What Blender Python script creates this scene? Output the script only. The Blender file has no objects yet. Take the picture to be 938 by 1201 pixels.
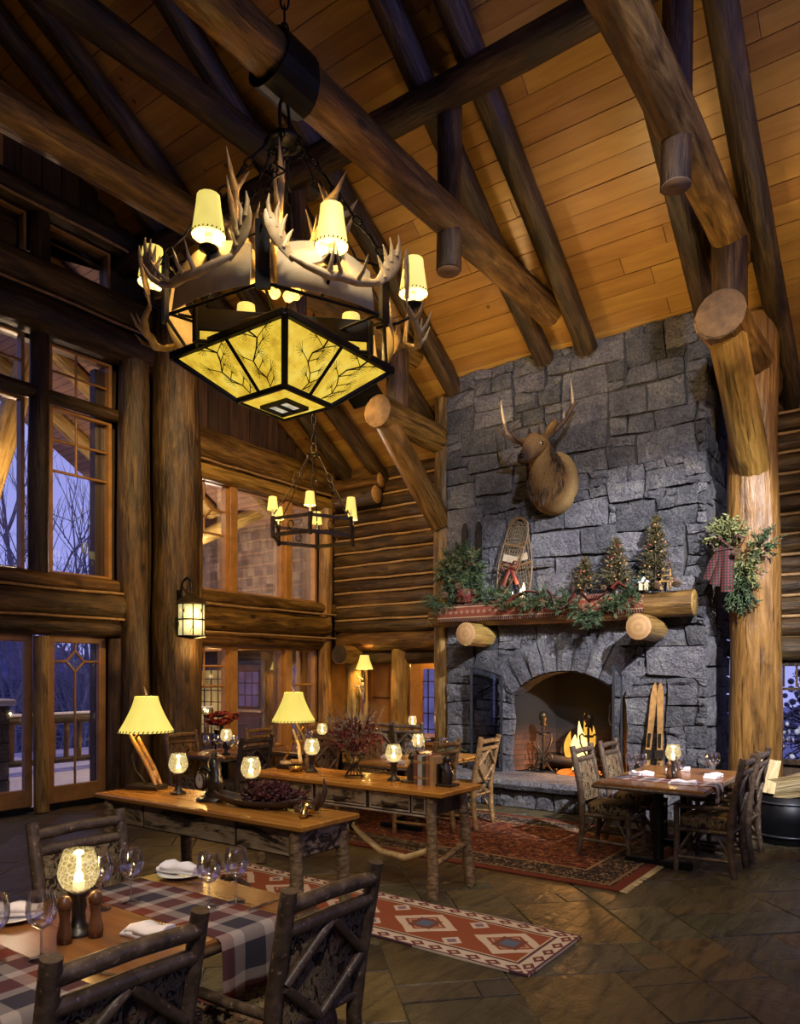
import bpy, math, random
from mathutils import Vector, Matrix, Quaternion
random.seed(7)
R = math.radians
scene = bpy.context.scene
C = scene.collection

# ------------------------------------------------------------------ camera
# room axes: +X along the fireplace wall, +Y towards it, Z up; eye at the origin
cam_d = bpy.data.cameras.new('camera')
cam = bpy.data.objects.new('camera', cam_d); C.objects.link(cam)
cam.location = (0, 0, 1.65)
cam.rotation_euler = (R(90), 0, R(36))
cam_d.sensor_fit = 'HORIZONTAL'
cam_d.sensor_width = 36.0
cam_d.lens = 36.0 * 870.0 / 938.0
cam_d.shift_y = (790.0 - 600.5) / 938.0
cam_d.clip_end = 500
scene.camera = cam

# ------------------------------------------------------------------ world: clear blue dusk
w = bpy.data.worlds.new('dusk'); scene.world = w; w.use_nodes = True
wn = w.node_tree; wn.nodes.clear()
wo = wn.nodes.new('ShaderNodeOutputWorld'); wb = wn.nodes.new('ShaderNodeBackground')
tc = wn.nodes.new('ShaderNodeTexCoord'); sx = wn.nodes.new('ShaderNodeSeparateXYZ')
rp = wn.nodes.new('ShaderNodeValToRGB')
rp.color_ramp.elements[0].position = 0.0; rp.color_ramp.elements[0].color = (0.44, 0.46, 1.0, 1)
rp.color_ramp.elements[1].position = 0.85; rp.color_ramp.elements[1].color = (0.155, 0.165, 0.58, 1)
wn.links.new(tc.outputs['Generated'], sx.inputs[0]); wn.links.new(sx.outputs['Z'], rp.inputs[0])
wn.links.new(rp.outputs[0], wb.inputs[0]); wb.inputs[1].default_value = 1.0
wn.links.new(wb.outputs[0], wo.inputs[0])

# ------------------------------------------------------------------ exposure and large lights
vs = scene.view_settings
vs.view_transform = 'Standard'; vs.look = 'None'; vs.gamma = 1.0; vs.use_curve_mapping = False
vs.exposure = 0.0
cy = scene.cycles
cy.max_bounces = 6; cy.diffuse_bounces = 3; cy.glossy_bounces = 3; cy.transmission_bounces = 6; cy.transparent_max_bounces = 12
cy.caustics_reflective = False; cy.caustics_refractive = False
cy.sample_clamp_indirect = 4.0; cy.sample_clamp_direct = 0.0
cy.use_denoising = True

WARM = (1.0, 0.66, 0.27); AMBER = (1.0, 0.58, 0.18); COOL = (0.92, 0.92, 1.0); WHITE = (1.0, 0.86, 0.68)

def light(name, kind, loc, power, col, aim=None, size=0.1, spot=60, blend=0.6):
    d = bpy.data.lights.new(name, kind); d.energy = power; d.color = col
    if kind == 'AREA':
        d.shape = 'DISK'; d.size = size
    else:
        d.shadow_soft_size = size
    if kind == 'SPOT':
        d.spot_size = R(spot); d.spot_blend = blend
    o = bpy.data.objects.new(name, d); C.objects.link(o); o.location = loc
    if aim is not None:
        o.rotation_euler = (Vector(aim) - Vector(loc)).to_track_quat('-Z', 'Y').to_euler()
    return o

# added spots without fixtures, each brightening one part of the hall
light('added_spot', 'SPOT', (1.6, 3.4, 5.4), 5200, COOL, (-3.0, 8.8, 1.5), 0.08, 40, 0.45)      # stone chimney
light('added_spot', 'SPOT', (-0.3, 1.6, 5.8), 1250, COOL, (-3.9, 8.8, 4.0), 0.10, 42, 0.7)      # elk head
light('added_spot', 'SPOT', (-1.2, 0.9, 5.8), 420, WHITE, (-2.3, 1.6, 0.7), 0.10, 44, 0.8)      # dining table below
light('added_spot', 'SPOT', (-2.2, 2.6, 5.8), 420, WHITE, (-3.4, 4.2, 0.5), 0.12, 60, 0.8)      # consoles and runner rug
light('added_spot', 'SPOT', (-0.9, 4.6, 5.8), 330, WARM, (-2.6, 6.3, 0.2), 0.12, 62, 0.8)       # rug by the hearth
light('added_spot', 'SPOT', (-5.0, 4.0, 5.7), 1000, WARM, (-8.6, 7.6, 3.2), 0.06, 74, 0.9)       # wall of windows
light('added_spot', 'SPOT', (-6.0, 6.0, 5.6), 420, WARM, (-7.2, 9.9, 3.2), 0.06, 70, 0.9)       # log wall in the corner
light('added_spot', 'SPOT', (0.3, 5.6, 5.6), 330, WARM, (-1.4, 9.3, 3.4), 0.06, 56, 0.8)        # log column beside chimney
light('added_spot', 'SPOT', (0.9, -1.4, 5.2), 520, WHITE, (-2.6, 2.6, 0.4), 0.2, 70, 0.9)       # seating side of the hall
light('blue_fill_spot', 'SPOT', (4.3, 3.6, 5.2), 1000, (.28, .28, 1.0), (-2.4, 6.0, 6.4), .8, 34, .8)     # added blue spot imitating dusk from the gable side
# added uplights hanging free in the air, warming the ceiling boards
for (ux, uy, uz, up, tx, ty) in ((-4.6, 7.3, 4.5, 95, -4.6, 8.6), (-2.6, 6.9, 4.5, 115, -3.0, 8.2), (-0.6, 7.2, 4.6, 80, -0.9, 8.4), (-7.0, 7.6, 4.2, 45, -7.0, 8.6)):
    light('added_uplight', 'SPOT', (ux, uy, uz), up, WARM, (tx, ty, uz + 2.2), 0.25, 165, 1.0)
# ------------------------------------------------------------------ mesh helpers
class MB:
    def __init__(s): s.v = []; s.f = []; s.sm = []
    def add(s, vs, fs, sm=False):
        o = len(s.v); s.v += [tuple(v) for v in vs]
        for f in fs:
            s.f.append(tuple(i + o for i in f)); s.sm.append(sm)
        return s
    def box(s, c, d, rot=None):
        hx, hy, hz = d[0]/2, d[1]/2, d[2]/2
        vs = [Vector((x, y, z)) for z in (-hz, hz) for y in (-hy, hy) for x in (-hx, hx)]
        if rot is not None: vs = [rot @ v for v in vs]
        vs = [v + Vector(c) for v in vs]
        return s.add(vs, [(0,2,3,1),(4,5,7,6),(0,1,5,4),(2,6,7,3),(0,4,6,2),(1,3,7,5)])
    def cbox(s, c, d, ch=0.008, rot=None):
        hx, hy, hz = d[0]/2, d[1]/2, d[2]/2
        ch = min(ch, hx*.9, hy*.9, hz*.9)
        vs = []
        for (ix, z) in ((ch, -hz), (0, -hz+ch), (0, hz-ch), (ch, hz)):
            for (x, y) in ((-hx+ix, -hy+ix), (hx-ix, -hy+ix), (hx-ix, hy-ix), (-hx+ix, hy-ix)):
                vs.append(Vector((x, y, z)))
        if rot is not None: vs = [rot @ v for v in vs]
        vs = [v + Vector(c) for v in vs]
        fs = [(3,2,1,0), (12,13,14,15)]
        for k in range(3):
            for i in range(4):
                j = (i+1) % 4; fs.append((4*k+i, 4*k+j, 4*k+4+j, 4*k+4+i))
        return s.add(vs, fs)
    def loft(s, rings, cap=True, sm=True, close=True):
        n = len(rings[0]); vs = [p for r in rings for p in r]; fs = []
        for k in range(len(rings)-1):
            for i in range(n if close else n-1):
                j = (i+1) % n; fs.append((k*n+i, k*n+j, (k+1)*n+j, (k+1)*n+i))
        s.add(vs, fs, sm)
        if cap:
            s.add(rings[0], [tuple(reversed(range(n)))]); s.add(rings[-1], [tuple(range(n))])
        return s
    def tube(s, pts, r, n=8, cap=True, flat=1.0, up=None):
        pts = [Vector(p) for p in pts]; m = len(pts)
        rs = r if isinstance(r, (list, tuple)) else [r]*m
        t0 = (pts[1]-pts[0]).normalized()
        u = Vector(up) if up is not None else (Vector((0,0,1)) if abs(t0.z) < .9 else Vector((1,0,0)))
        u = (u - t0*u.dot(t0)).normalized(); rings = []; pt = t0
        for k in range(m):
            t = (pts[min(k+1, m-1)] - pts[max(k-1, 0)]).normalized()
            q = pt.rotation_difference(t); u = q @ u; u = (u - t*u.dot(t)).normalized(); pt = t
            b = t.cross(u)
            rings.append([pts[k] + (u*math.cos(2*math.pi*i/n)*flat + b*math.sin(2*math.pi*i/n))*max(rs[k], 1e-4) for i in range(n)])
        return s.loft(rings, cap)
    def lathe(s, prof, n=16, c=(0,0,0), cap=True, wav=0.0, nw=8):
        rings = []
        for (r, z) in prof:
            rings.append([Vector((c[0] + r*(1+wav*math.cos(nw*2*math.pi*i/n))*math.cos(2*math.pi*i/n), c[1] + r*(1+wav*math.cos(nw*2*math.pi*i/n))*math.sin(2*math.pi*i/n), c[2]+z)) for i in range(n)])
        return s.loft(rings, cap)
    def ball(s, c, r, n=10, m=6, sc=(1,1,1)):
        pr = [(max(math.sin(math.pi*k/m), 1e-3)*r, -math.cos(math.pi*k/m)*r) for k in range(m+1)]
        rings = [[Vector((c[0]+q*math.cos(2*math.pi*i/n)*sc[0], c[1]+q*math.sin(2*math.pi*i/n)*sc[1], c[2]+z*sc[2])) for i in range(n)] for (q, z) in pr]
        return s.loft(rings, False)
    def torus(s, c, r, t, n=20, m=6, axis='Z', sq=1.0):
        rings = []
        for i in range(n+1):
            a = 2*math.pi*i/n; ring = []
            for j in range(m):
                b = 2*math.pi*j/m; q = r + t*math.cos(b)
                p = (q*math.cos(a), q*math.sin(a)*sq, t*math.sin(b))
                if axis == 'X': p = (p[2], p[0], p[1])
                elif axis == 'Y': p = (p[0], p[2], p[1])
                ring.append(Vector(p) + Vector(c))
            rings.append(ring)
        return s.loft(rings, False)
    def prism(s, poly, a, b, axis='Z'):
        def P(u, v, t): return {'Z': (u, v, t), 'Y': (u, t, v), 'X': (t, u, v)}[axis]
        n = len(poly)
        s.add([P(u, v, a) for u, v in poly] + [P(u, v, b) for u, v in poly],
              [tuple(range(n))[::-1], tuple(range(n, 2*n))] + [(i, (i+1) % n, n+(i+1) % n, n+i) for i in range(n)])
        return s
    def xf(s, m):
        s.v = [tuple(m @ Vector(v)) for v in s.v]; return s
    def mesh(s, name, mat=None):
        me = bpy.data.meshes.new(name); me.from_pydata(s.v, [], s.f)
        me.polygons.foreach_set('use_smooth', s.sm)
        if mat is not None: me.materials.append(mat)
        me.update(); return me

def setpar(o, p):
    o.parent = p
    m = p.matrix_basis.copy()
    if p.parent is not None: m = p.parent.matrix_basis @ p.matrix_parent_inverse @ m
    o.matrix_parent_inverse = m.inverted()
def tag(o, label=None, cat=None, group=None, kind=None):
    if label: o['label'] = label
    if cat: o['category'] = cat
    if group: o['group'] = group
    if kind: o['kind'] = kind
    return o
def ob(name, mb, mat=None, parent=None, loc=None, rz=None, local=False):
    me = mb.mesh(name, mat) if isinstance(mb, MB) else mb
    o = bpy.data.objects.new(name, me); C.objects.link(o)
    if loc is not None: o.location = loc
    if rz is not None: o.rotation_euler = (0, 0, rz)
    if parent is not None:
        if local: o.parent = parent
        else: setpar(o, parent)
    return o
def empty(name, loc=(0,0,0), rz=0.0, **k):
    o = bpy.data.objects.new(name, None); C.objects.link(o); o.location = loc; o.rotation_euler = (0,0,rz)
    o.empty_display_size = 0.1
    return tag(o, **k)
def pieces(parent, lst):
    """lst of (name, MB or mesh, mat[, [sub pieces]]) built in the parent's local space"""
    for it in lst:
        o = ob(it[0], it[1], it[2], parent, local=True)
        if len(it) > 3:
            for q in it[3]: ob(q[0], q[1], q[2], o, local=True)
class Kit:
    """a thing built once, then set out any number of times with shared meshes"""
    def __init__(s, lst):
        s.l = []
        for it in lst:
            subs = [(q[0], q[1].mesh(q[0], q[2]), None) for q in (it[3] if len(it) > 3 else [])]
            s.l.append((it[0], it[1].mesh(it[0], it[2]), None, subs))
    def put(s, name, loc, rz, label, cat, group=None, skip=()):
        e = empty(name, loc, rz, label=label, cat=cat, group=group)
        pieces(e, [x for x in s.l if x[0] not in skip]); return e
def log_mesh(L, r0, r1, seed, n=12, wob=.012, cap=True):
    rnd = random.Random(seed); m = max(3, int(L/.3)); rings = []
    ph = [rnd.uniform(0, 6.28) for _ in range(6)]
    for k in range(m+1):
        t = k/m; r = r0 + (r1-r0)*t; ring = []
        ox = wob*math.sin(ph[0]+t*L*1.3); oy = wob*math.sin(ph[1]+t*L*1.1)
        for i in range(n):
            a = 2*math.pi*i/n
            q = r*(1 + .025*math.sin(3*a+ph[2]+t*L*.9) + .02*math.sin(2*a+ph[3]-t*L*1.7) + .02*math.sin(ph[4]+t*L*3.1) + rnd.uniform(-.012, .012))
            ring.append(Vector((ox+q*math.cos(a), oy+q*math.sin(a), t*L)))
        rings.append(ring)
    return MB().loft(rings, cap)
_ls = [100]
def log(name, p0, p1, r0, mat, parent=None, r1=None, ends=(None, None), wob=.012, n=12):
    p0 = Vector(p0); p1 = Vector(p1); d = p1-p0; _ls[0] += 1
    me = log_mesh(d.length, r0, r0 if r1 is None else r1, _ls[0], n=n, wob=wob).mesh(name, mat)
    o = bpy.data.objects.new(name, me); C.objects.link(o)
    o.rotation_mode = 'QUATERNION'; o.rotation_quaternion = Vector((0,0,1)).rotation_difference(d.normalized()); o.location = p0
    if parent is not None: setpar(o, parent)
    for k, em in enumerate(ends):
        if em is not None:
            r = (r0, r0 if r1 is None else r1)[k]*.985; z = (-.006, d.length+.006)[k]
            e = MB().lathe([(r*.93, z-(0.012 if k else -.012)), (r, z-(0.006 if k else -.006)), (r*.96, z), (r*.001, z)] if k else [(r*.001, z), (r*.96, z), (r, z+.006), (r*.93, z+.012)], n=14, cap=False)
            ob('cut_end', e, em, o, local=True)
    return o

# ------------------------------------------------------------------ material helpers
class G:
    def __init__(s, name):
        s.m = bpy.data.materials.new(name); s.m.use_nodes = True; s.t = s.m.node_tree; s.t.nodes.clear()
        s.out = s.t.nodes.new('ShaderNodeOutputMaterial')
        s.oi = None
    def n(s, typ, ins=None, **props):
        x = s.t.nodes.new('ShaderNode'+typ)
        for k, v in props.items(): setattr(x, k, v)
        for k, v in (ins or {}).items(): s.put(x.inputs[k], v)
        return x
    def put(s, sock, v):
        if isinstance(v, X): s.t.links.new(v.s, sock)
        elif isinstance(v, bpy.types.NodeSocket): s.t.links.new(v, sock)
        elif isinstance(v, (tuple, list)) and len(v) == 3 and sock.type == 'RGBA': sock.default_value = (*v, 1)
        else: sock.default_value = v
    def obj(s, scale=(1,1,1), rnd=True):
        co = s.n('TexCoord').outputs['Object']
        if rnd:
            r = s.rand(); off = s.n('VectorMath', {0: (37.0, 91.0, 53.0), 'Scale': r}, operation='SCALE').outputs[0]
            co = s.n('VectorMath', {0: co, 1: off}, operation='ADD').outputs[0]
        return s.n('Mapping', {'Vector': co, 'Scale': scale}).outputs[0]
    def xyz(s):
        q = s.n('SeparateXYZ', {0: s.n('TexCoord').outputs['Object']}); return [X(s, q.outputs[i]) for i in range(3)]
    def rand(s):
        if s.oi is None: s.oi = s.n('ObjectInfo')
        return s.oi.outputs['Random']
    def noise(s, vec, scale, det=5.0, rough=.55, dist=0.0, col=False):
        return s.n('TexNoise', {'Vector': vec, 'Scale': scale, 'Detail': det, 'Roughness': rough, 'Distortion': dist}).outputs['Color' if col else 0]
    def ramp(s, fac, *stops, interp='LINEAR'):
        x = s.n('ValToRGB', {0: fac}); r = x.color_ramp; r.interpolation = interp
        while len(r.elements) < len(stops): r.elements.new(.5)
        for e, (p, c) in zip(r.elements, stops): e.position = p; e.color = (*c, 1)
        return x.outputs[0]
    def fr(s, fac, a, b, c=0.0, d=1.0):
        return X(s, s.n('MapRange', {0: fac, 1: a, 2: b, 3: c, 4: d}).outputs[0])
    def mix(s, fac, a, b, mode='MIX'):
        x = s.n('Mix', data_type='RGBA', blend_type=mode)
        s.put(x.inputs[0], fac); s.put(x.inputs[6], a); s.put(x.inputs[7], b); return x.outputs[2]
    def vary(s, col, lo=.8, hi=1.2, hue=.0, hc=.5):
        r = s.rand(); v = s.fr(r, 0, 1, lo, hi)
        return s.n('HueSaturation', {'Color': col, 'Value': v, 'Hue': s.fr(r, 0, 1, hc-hue, hc+hue)}).outputs[0]
    def bump(s, h, st=.3, dist=.02):
        return s.n('Bump', {'Height': h, 'Strength': st, 'Distance': dist}).outputs[0]
    def pbr(s, col, rough=.5, bump=None, metal=0.0, spec=.5, **ex):
        i = {'Base Color': col, 'Roughness': rough, 'Metallic': metal, 'Specular IOR Level': spec}
        if bump is not None: i['Normal'] = bump
        i.update(ex); b = s.n('BsdfPrincipled', i); return s.end(b.outputs[0])
    def end(s, sh): s.t.links.new(sh, s.out.inputs[0]); return s.m
class X:
    def __init__(s, g, k): s.g = g; s.s = k
    def op(s, o, b=None, c=None):
        i = {0: s}
        if b is not None: i[1] = b
        if c is not None: i[2] = c
        return X(s.g, s.g.n('Math', i, operation=o).outputs[0])
    def __add__(s, b): return s.op('ADD', b)
    def __sub__(s, b): return s.op('SUBTRACT', b)
    def __mul__(s, b): return s.op('MULTIPLY', b)
    def __truediv__(s, b): return s.op('DIVIDE', b)
    def abs(s): return s.op('ABSOLUTE')
    def lt(s, b): return s.op('LESS_THAN', b)
    def gt(s, b): return s.op('GREATER_THAN', b)
    def mod(s, b): return s.op('FLOORED_MODULO', b)
    def wrap(s, p): return (s + p/2).mod(p) - p/2
    def mx(s, b): return s.op('MAXIMUM', b)
    def mn(s, b): return s.op('MINIMUM', b)
    def snap(s, b): return s.op('SNAP', b)

def m_log(name, dark, mid, light, rough=.42, patch=.55, lo=.75, hi=1.25, spec=.4):
    g = G(name); v = g.obj((1, 1, .13)); v2 = g.obj((1, 1, .35))
    n1 = g.noise(v, 14, 6, .62, .4); n2 = g.noise(v2, 3.2, 4, .6, .6); n3 = g.noise(g.obj((1, 1, .05)), 30, 3)
    c = g.ramp(n1, (.28, dark), (.5, mid), (.74, light))
    c = g.mix(g.fr(n2, patch-.04, patch+.08), c, g.mix(.72, c, dark))
    c = g.mix(g.fr(n3, .60, .66, 0, .75), c, tuple(x*.35 for x in dark))
    kd = g.n('TexVoronoi', {'Vector': g.obj((1, 1, .55)), 'Scale': 2.4}).outputs['Distance']
    c = g.mix(g.fr(kd, .05, .11, .85, 0), c, tuple(x*.3 for x in dark))
    c = g.vary(c, lo, hi, .010, .512)
    h = g.n('Math', {0: n1, 1: n2}, operation='ADD').outputs[0]
    return g.pbr(c, rough, g.bump(h, .8, .04), spec=spec)
def m_plain(name, col, rough=.5, metal=0.0, var=.0, sc=8, bump=.0, **ex):
    g = G(name); v = g.obj(rnd=True); n = g.noise(v, sc, 4)
    c = g.mix(g.fr(n, .3, .7, 0, 1), tuple(x*(1-var) for x in col), tuple(min(1, x*(1+var)) for x in col))
    return g.pbr(c, rough, g.bump(n, bump, .01) if bump else None, metal, **ex)
def m_emit(name, col, st, var=.0, sc=6):
    g = G(name); n = g.noise(g.obj(), sc, 4)
    c = g.mix(g.fr(n, .3, .7), tuple(x*(1-var) for x in col), col)
    e = g.n('Emission', {0: c, 1: st}); return g.end(e.outputs[0])
def m_shade(name, col, st, base=(.8, .68, .38)):
    """parchment shade: lit from inside, still takes light from outside"""
    g = G(name); z = g.n('TexCoord').outputs['Generated']; n = g.noise(g.obj(), 14, 4)
    c = g.mix(g.fr(n, .3, .7, 0, .5), col, tuple(x*.72 for x in col))
    return g.pbr(base, .7, None, **{'Emission Color': c, 'Emission Strength': st})
def m_glass(name, tint=(1,1,1), gl=.10, rough=.02):
    g = G(name); lw = g.n('LayerWeight', {0: .35})
    f = g.fr(lw.outputs['Fresnel'], 0, 1, gl*.5, .6 + gl*.5)
    a = g.n('BsdfTransparent', {0: tint}); b = g.n('BsdfGlossy', {0: (1,1,1), 'Roughness': rough})
    x = g.n('MixShader', {0: f, 1: a.outputs[0], 2: b.outputs[0]}); return g.end(x.outputs[0])

# ------------------------------------------------------------------ materials
LOG = m_log('log_honey', (.028, .012, .004), (.13, .058, .016), (.29, .145, .042), .4)
LOGD = m_log('log_dark', (.010, .005, .002), (.045, .021, .008), (.11, .055, .018), .5, .5)
LOGB = m_log('log_bark_brown', (.012, .006, .003), (.066, .031, .012), (.15, .075, .028), .5, .52)
LOGG = m_log('log_gold', (.06, .025, .006), (.24, .11, .027), (.40, .20, .055), .32, .60)
LOGP = m_log('log_peeled_pale', (.10, .05, .015), (.36, .20, .06), (.5, .31, .11), .4, .64)
CUT = None
def m_cut():
    g = G('end_grain'); x, y, z = g.xyz(); r = (x*x + y*y).op('SQRT')
    n = g.noise(g.obj(), 20, 4); ring = ((r*90.0 + X(g, n)*3.0).op('SINE') + 1.0)*.5
    c = g.mix(ring, (.32, .175, .062), (.40, .23, .09)); c = g.mix(g.fr(n, .55, .75, 0, .5), c, (.16, .08, .03))
    return g.pbr(c, .7)
CUT = m_cut(); CUTD = m_plain('dark_end_grain', (.15, .085, .036), .75, var=.4, sc=9)  # second end grain is a darker tone, for hammer beams and king posts
def m_pine():
    g = G('pine_boards'); v = g.obj((.12, 1, 1)); n = g.noise(v, 9, 5, .6, .5)
    c = g.ramp(n, (.25, (.24, .105, .028)), (.55, (.34, .16, .044)), (.8, (.42, .215, .068)))
    k = g.n('TexVoronoi', {'Vector': g.obj((1.1, 1.1, 1.1)), 'Scale': 2.0, 'Randomness': 1.0}).outputs['Distance']
    c = g.mix(g.fr(k, .035, .075, .9, 0), c, (.07, .022, .006))
    c = g.vary(c, .82, 1.14, .008, .510)
    return g.pbr(c, .38, g.bump(n, .1, .01), spec=.4)
PINE = m_pine()
def m_plankdark():
    g = G('dark_planks'); v = g.obj((1, 1, .1)); n = g.noise(v, 12, 5, .6, .4)
    c = g.vary(g.ramp(n, (.3, (.022, .011, .005)), (.7, (.085, .043, .016))), .7, 1.3); return g.pbr(c, .6, g.bump(n, .3, .01))
PLANKD = m_plankdark()
def m_stone(name, a, b, c3, lo=.7, hi=1.25):
    g = G(name); v = g.obj(); n = g.noise(v, 3.0, 6, .65); f = g.noise(v, 38, 5, .7); f2 = g.noise(v, 11, 6, .65)
    c = g.ramp(n, (.3, a), (.5, b), (.72, c3)); c = g.mix(g.fr(f, .42, .62, 0, .6), c, tuple(x*.4 for x in a))
    c = g.vary(c, lo, hi, .06)
    h = g.n('Math', {0: f, 1: f2, 2: 1.5}, operation='MULTIPLY_ADD').outputs[0]
    h = X(g, f) + X(g, f2)*2.2
    return g.pbr(c, .85, g.bump(h.s, 1.0, .09), spec=.25)
STONE = m_stone('granite', (.13, .128, .145), (.25, .245, .265), (.40, .38, .35), .6, 1.3)
MORTAR = m_plain('mortar', (.045, .043, .042), .95, var=.3, sc=20)
SOOT = m_plain('soot', (.012, .010, .009), .95, var=.4, sc=5)
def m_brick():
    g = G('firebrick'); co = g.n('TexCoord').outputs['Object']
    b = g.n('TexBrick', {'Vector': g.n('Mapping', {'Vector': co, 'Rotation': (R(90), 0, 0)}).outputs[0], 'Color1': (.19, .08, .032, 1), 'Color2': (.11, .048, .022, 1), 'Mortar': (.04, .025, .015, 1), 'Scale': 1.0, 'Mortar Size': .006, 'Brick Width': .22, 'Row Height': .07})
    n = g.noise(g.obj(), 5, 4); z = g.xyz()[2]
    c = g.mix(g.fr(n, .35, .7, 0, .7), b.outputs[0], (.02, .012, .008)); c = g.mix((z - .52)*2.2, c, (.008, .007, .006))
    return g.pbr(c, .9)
BRICK = m_brick()
def m_slate():
    g = G('slate'); v = g.obj(); n = g.noise(v, 2.2, 6, .6, .5); f = g.noise(g.obj((1, .16, 1)), 15, 5, .65, .6)
    c = g.ramp(g.rand(), (0, (.060, .050, .028)), (.2, (.125, .082, .030)), (.38, (.080, .080, .045)), (.56, (.150, .095, .030)), (.74, (.050, .040, .034)), (.86, (.115, .100, .055)), (1, (.030, .021, .014)))
    c = g.mix(g.fr(n, .5, .8, 0, .5), c, (.13, .088, .036)); c = g.mix(g.fr(f, .46, .66, 0, .75), c, (.022, .016, .010)); c = g.n('HueSaturation', {'Color': c, 'Value': .82}).outputs[0]
    h = X(g, n) + X(g, f)*.6
    return g.pbr(c, g.fr(n, .3, .7, .30, .46), g.bump(h.s, .7, .04), spec=.5)
SLATE = m_slate()
GROUT = m_plain('grout', (.085, .075, .055), .9, var=.3, sc=30)
CHINK = m_plain('chinking', (.30, .175, .07), .75, var=.25, sc=14, bump=.4)
IRON = m_plain('black_iron', (.010, .010, .012), .45, .7, var=.3)
IRONG = m_plain('grey_steel', (.05, .055, .065), .4, .6, var=.2)
BRONZE = m_plain('bronze', (.07, .05, .028), .42, .8, var=.4, sc=12)
ANTLER = None
def m_antler():
    g = G('antler'); n = g.noise(g.obj(), 9, 5, .6)
    c = g.ramp(n, (.3, (.32, .20, .07)), (.55, (.62, .45, .20)), (.8, (.80, .63, .33))); return g.pbr(c, .45, g.bump(n, .3, .01))
ANTLER = m_antler()
ANTLERD = m_plain('antler_dark', (.085, .05, .028), .5, var=.5, sc=9)
TINE = m_plain('antler_tip', (.42, .33, .22), .45, var=.2)
def m_mica():
    g = G('amber_mica'); v = g.obj(rnd=False); n = g.noise(v, 7, 6, .65); n2 = g.noise(v, 26, 4)
    c = g.ramp(n, (.28, (.50, .30, .015)), (.5, (.92, .62, .05)), (.75, (1.0, .84, .16)))
    c = g.mix(g.fr(n2, .55, .75, 0, .5), c, (.40, .22, .02))
    return g.pbr((.5, .34, .1), .3, None, **{'Emission Color': c, 'Emission Strength': .85})
MICA = m_mica()
MICAD = m_plain('mica_unlit', (.36, .25, .10), .3, var=.4, sc=7)
PARCH = m_plain('parchment', (.60, .48, .27), .7, var=.2, sc=4)
SHADE = m_shade('shade_parchment', (1.0, .80, .13), .86, (.5, .42, .18))
SHADEW = m_shade('shade_small', (1.0, .80, .17), .90, (.5, .42, .2))
FROST = m_shade('lantern_glass', (1.0, .86, .34), .62, (.8, .75, .5))
GLOBE = None
def m_globe():
    g = G('crackle_globe'); v = g.obj((1, 1, 1), False); vo = g.n('TexVoronoi', {'Vector': v, 'Scale': 58.0}, feature='DISTANCE_TO_EDGE').outputs['Distance']
    f = g.fr(vo, 0.0, .2, 1.0, 0.0); lw = g.n('LayerWeight', {0: .3}).outputs['Facing']
    tr = g.n('BsdfTransparent', {0: (1, .97, .88)}); gl = g.n('BsdfGlossy', {0: (1,1,1), 'Roughness': .08})
    em = g.n('Emission', {0: g.mix(f, (.95, .60, .14), (1.0, .86, .42)), 1: (f*.36 + .22)})
    a = g.n('AddShader', {0: tr.outputs[0], 1: em.outputs[0]})
    x = g.n('MixShader', {0: g.fr(lw, 0, 1, .08, .5), 1: a.outputs[0], 2: gl.outputs[0]}); return g.end(x.outputs[0])
GLOBE = m_globe()
FLAME = m_emit('flame', (1.0, .62, .16), 9.0, .2, 5)
CANDLEF = m_emit('candle_flame', (1.0, .80, .40), 22.0)
EMBER = m_emit('ember', (1.0, .22, .03), 2.0, .8, 14)
WAX = m_shade('candle_wax', (1.0, .72, .30), .35, (.85, .78, .6))
GLASS = m_glass('window_glass', (.98, .985, 1), .02)
WGLASS = m_glass('wine_glass', (.94, .94, .95), .42)
FGLASS = m_glass('fire_door_glass', (.66, .68, .74), .06)
def m_tabletop(name, a, b, rough=.22):
    g = G(name); v = g.obj((.1, 1, 1)); n = g.noise(v, 10, 5, .6, .8); bd = g.xyz()[1].snap(.14)
    c = g.ramp(n, (.3, a), (.7, b)); wv = g.n('TexWhiteNoise', {'W': bd}, noise_dimensions='1D').outputs['Value']
    c = g.n('HueSaturation', {'Color': c, 'Value': g.fr(wv, 0, 1, .85, 1.15)}).outputs[0]
    return g.pbr(c, rough, g.bump(n, .06, .005), spec=.6)
TOP = m_tabletop('honey_tabletop', (.30, .115, .018), (.50, .23, .045))
TOPF = m_tabletop('dining_tabletop', (.15, .06, .018), (.26, .115, .036), .24)
FRAMEW = m_plain('window_wood', (.36, .175, .045), .42, var=.25, sc=6)
DOORW = m_plain('door_wood', (.33, .165, .05), .42, var=.25, sc=5)
TWIG = None
def m_twig(name, a, b, c3):
    g = G(name); v = g.obj(rnd=False); n = g.noise(v, 16, 5, .65, .4); n2 = g.noise(v, 55, 3)
    c = g.ramp(n, (.3, a), (.55, b), (.78, c3)); c = g.mix(g.fr(n2, .62, .7, 0, .7), c, tuple(x*2.2 for x in c3))
    return g.pbr(c, .42, g.bump(n, .3, .01), spec=.5)
TWIG = m_twig('hickory_bark', (.026, .016, .010), (.085, .055, .034), (.16, .115, .08))
TWIGG = m_twig('hickory_golden', (.07, .035, .012), (.20, .11, .04), (.30, .19, .08))
def m_birch():
    g = G('birch_bark'); v = g.obj((.35, 1, 1.5), True); n = g.noise(v, 6, 6, .7, .8); n2 = g.noise(g.obj((.18, 1, 1.8)), 13, 5, .7)
    c = g.ramp(n, (.44, (.022, .014, .008)), (.50, (.30, .21, .12)), (.7, (.52, .42, .28)))
    c = g.mix(g.fr(n2, .58, .66, 0, .9), c, (.035, .02, .01)); return g.pbr(c, .6, g.bump(n, .4, .01))
BIRCH = m_birch()
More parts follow.
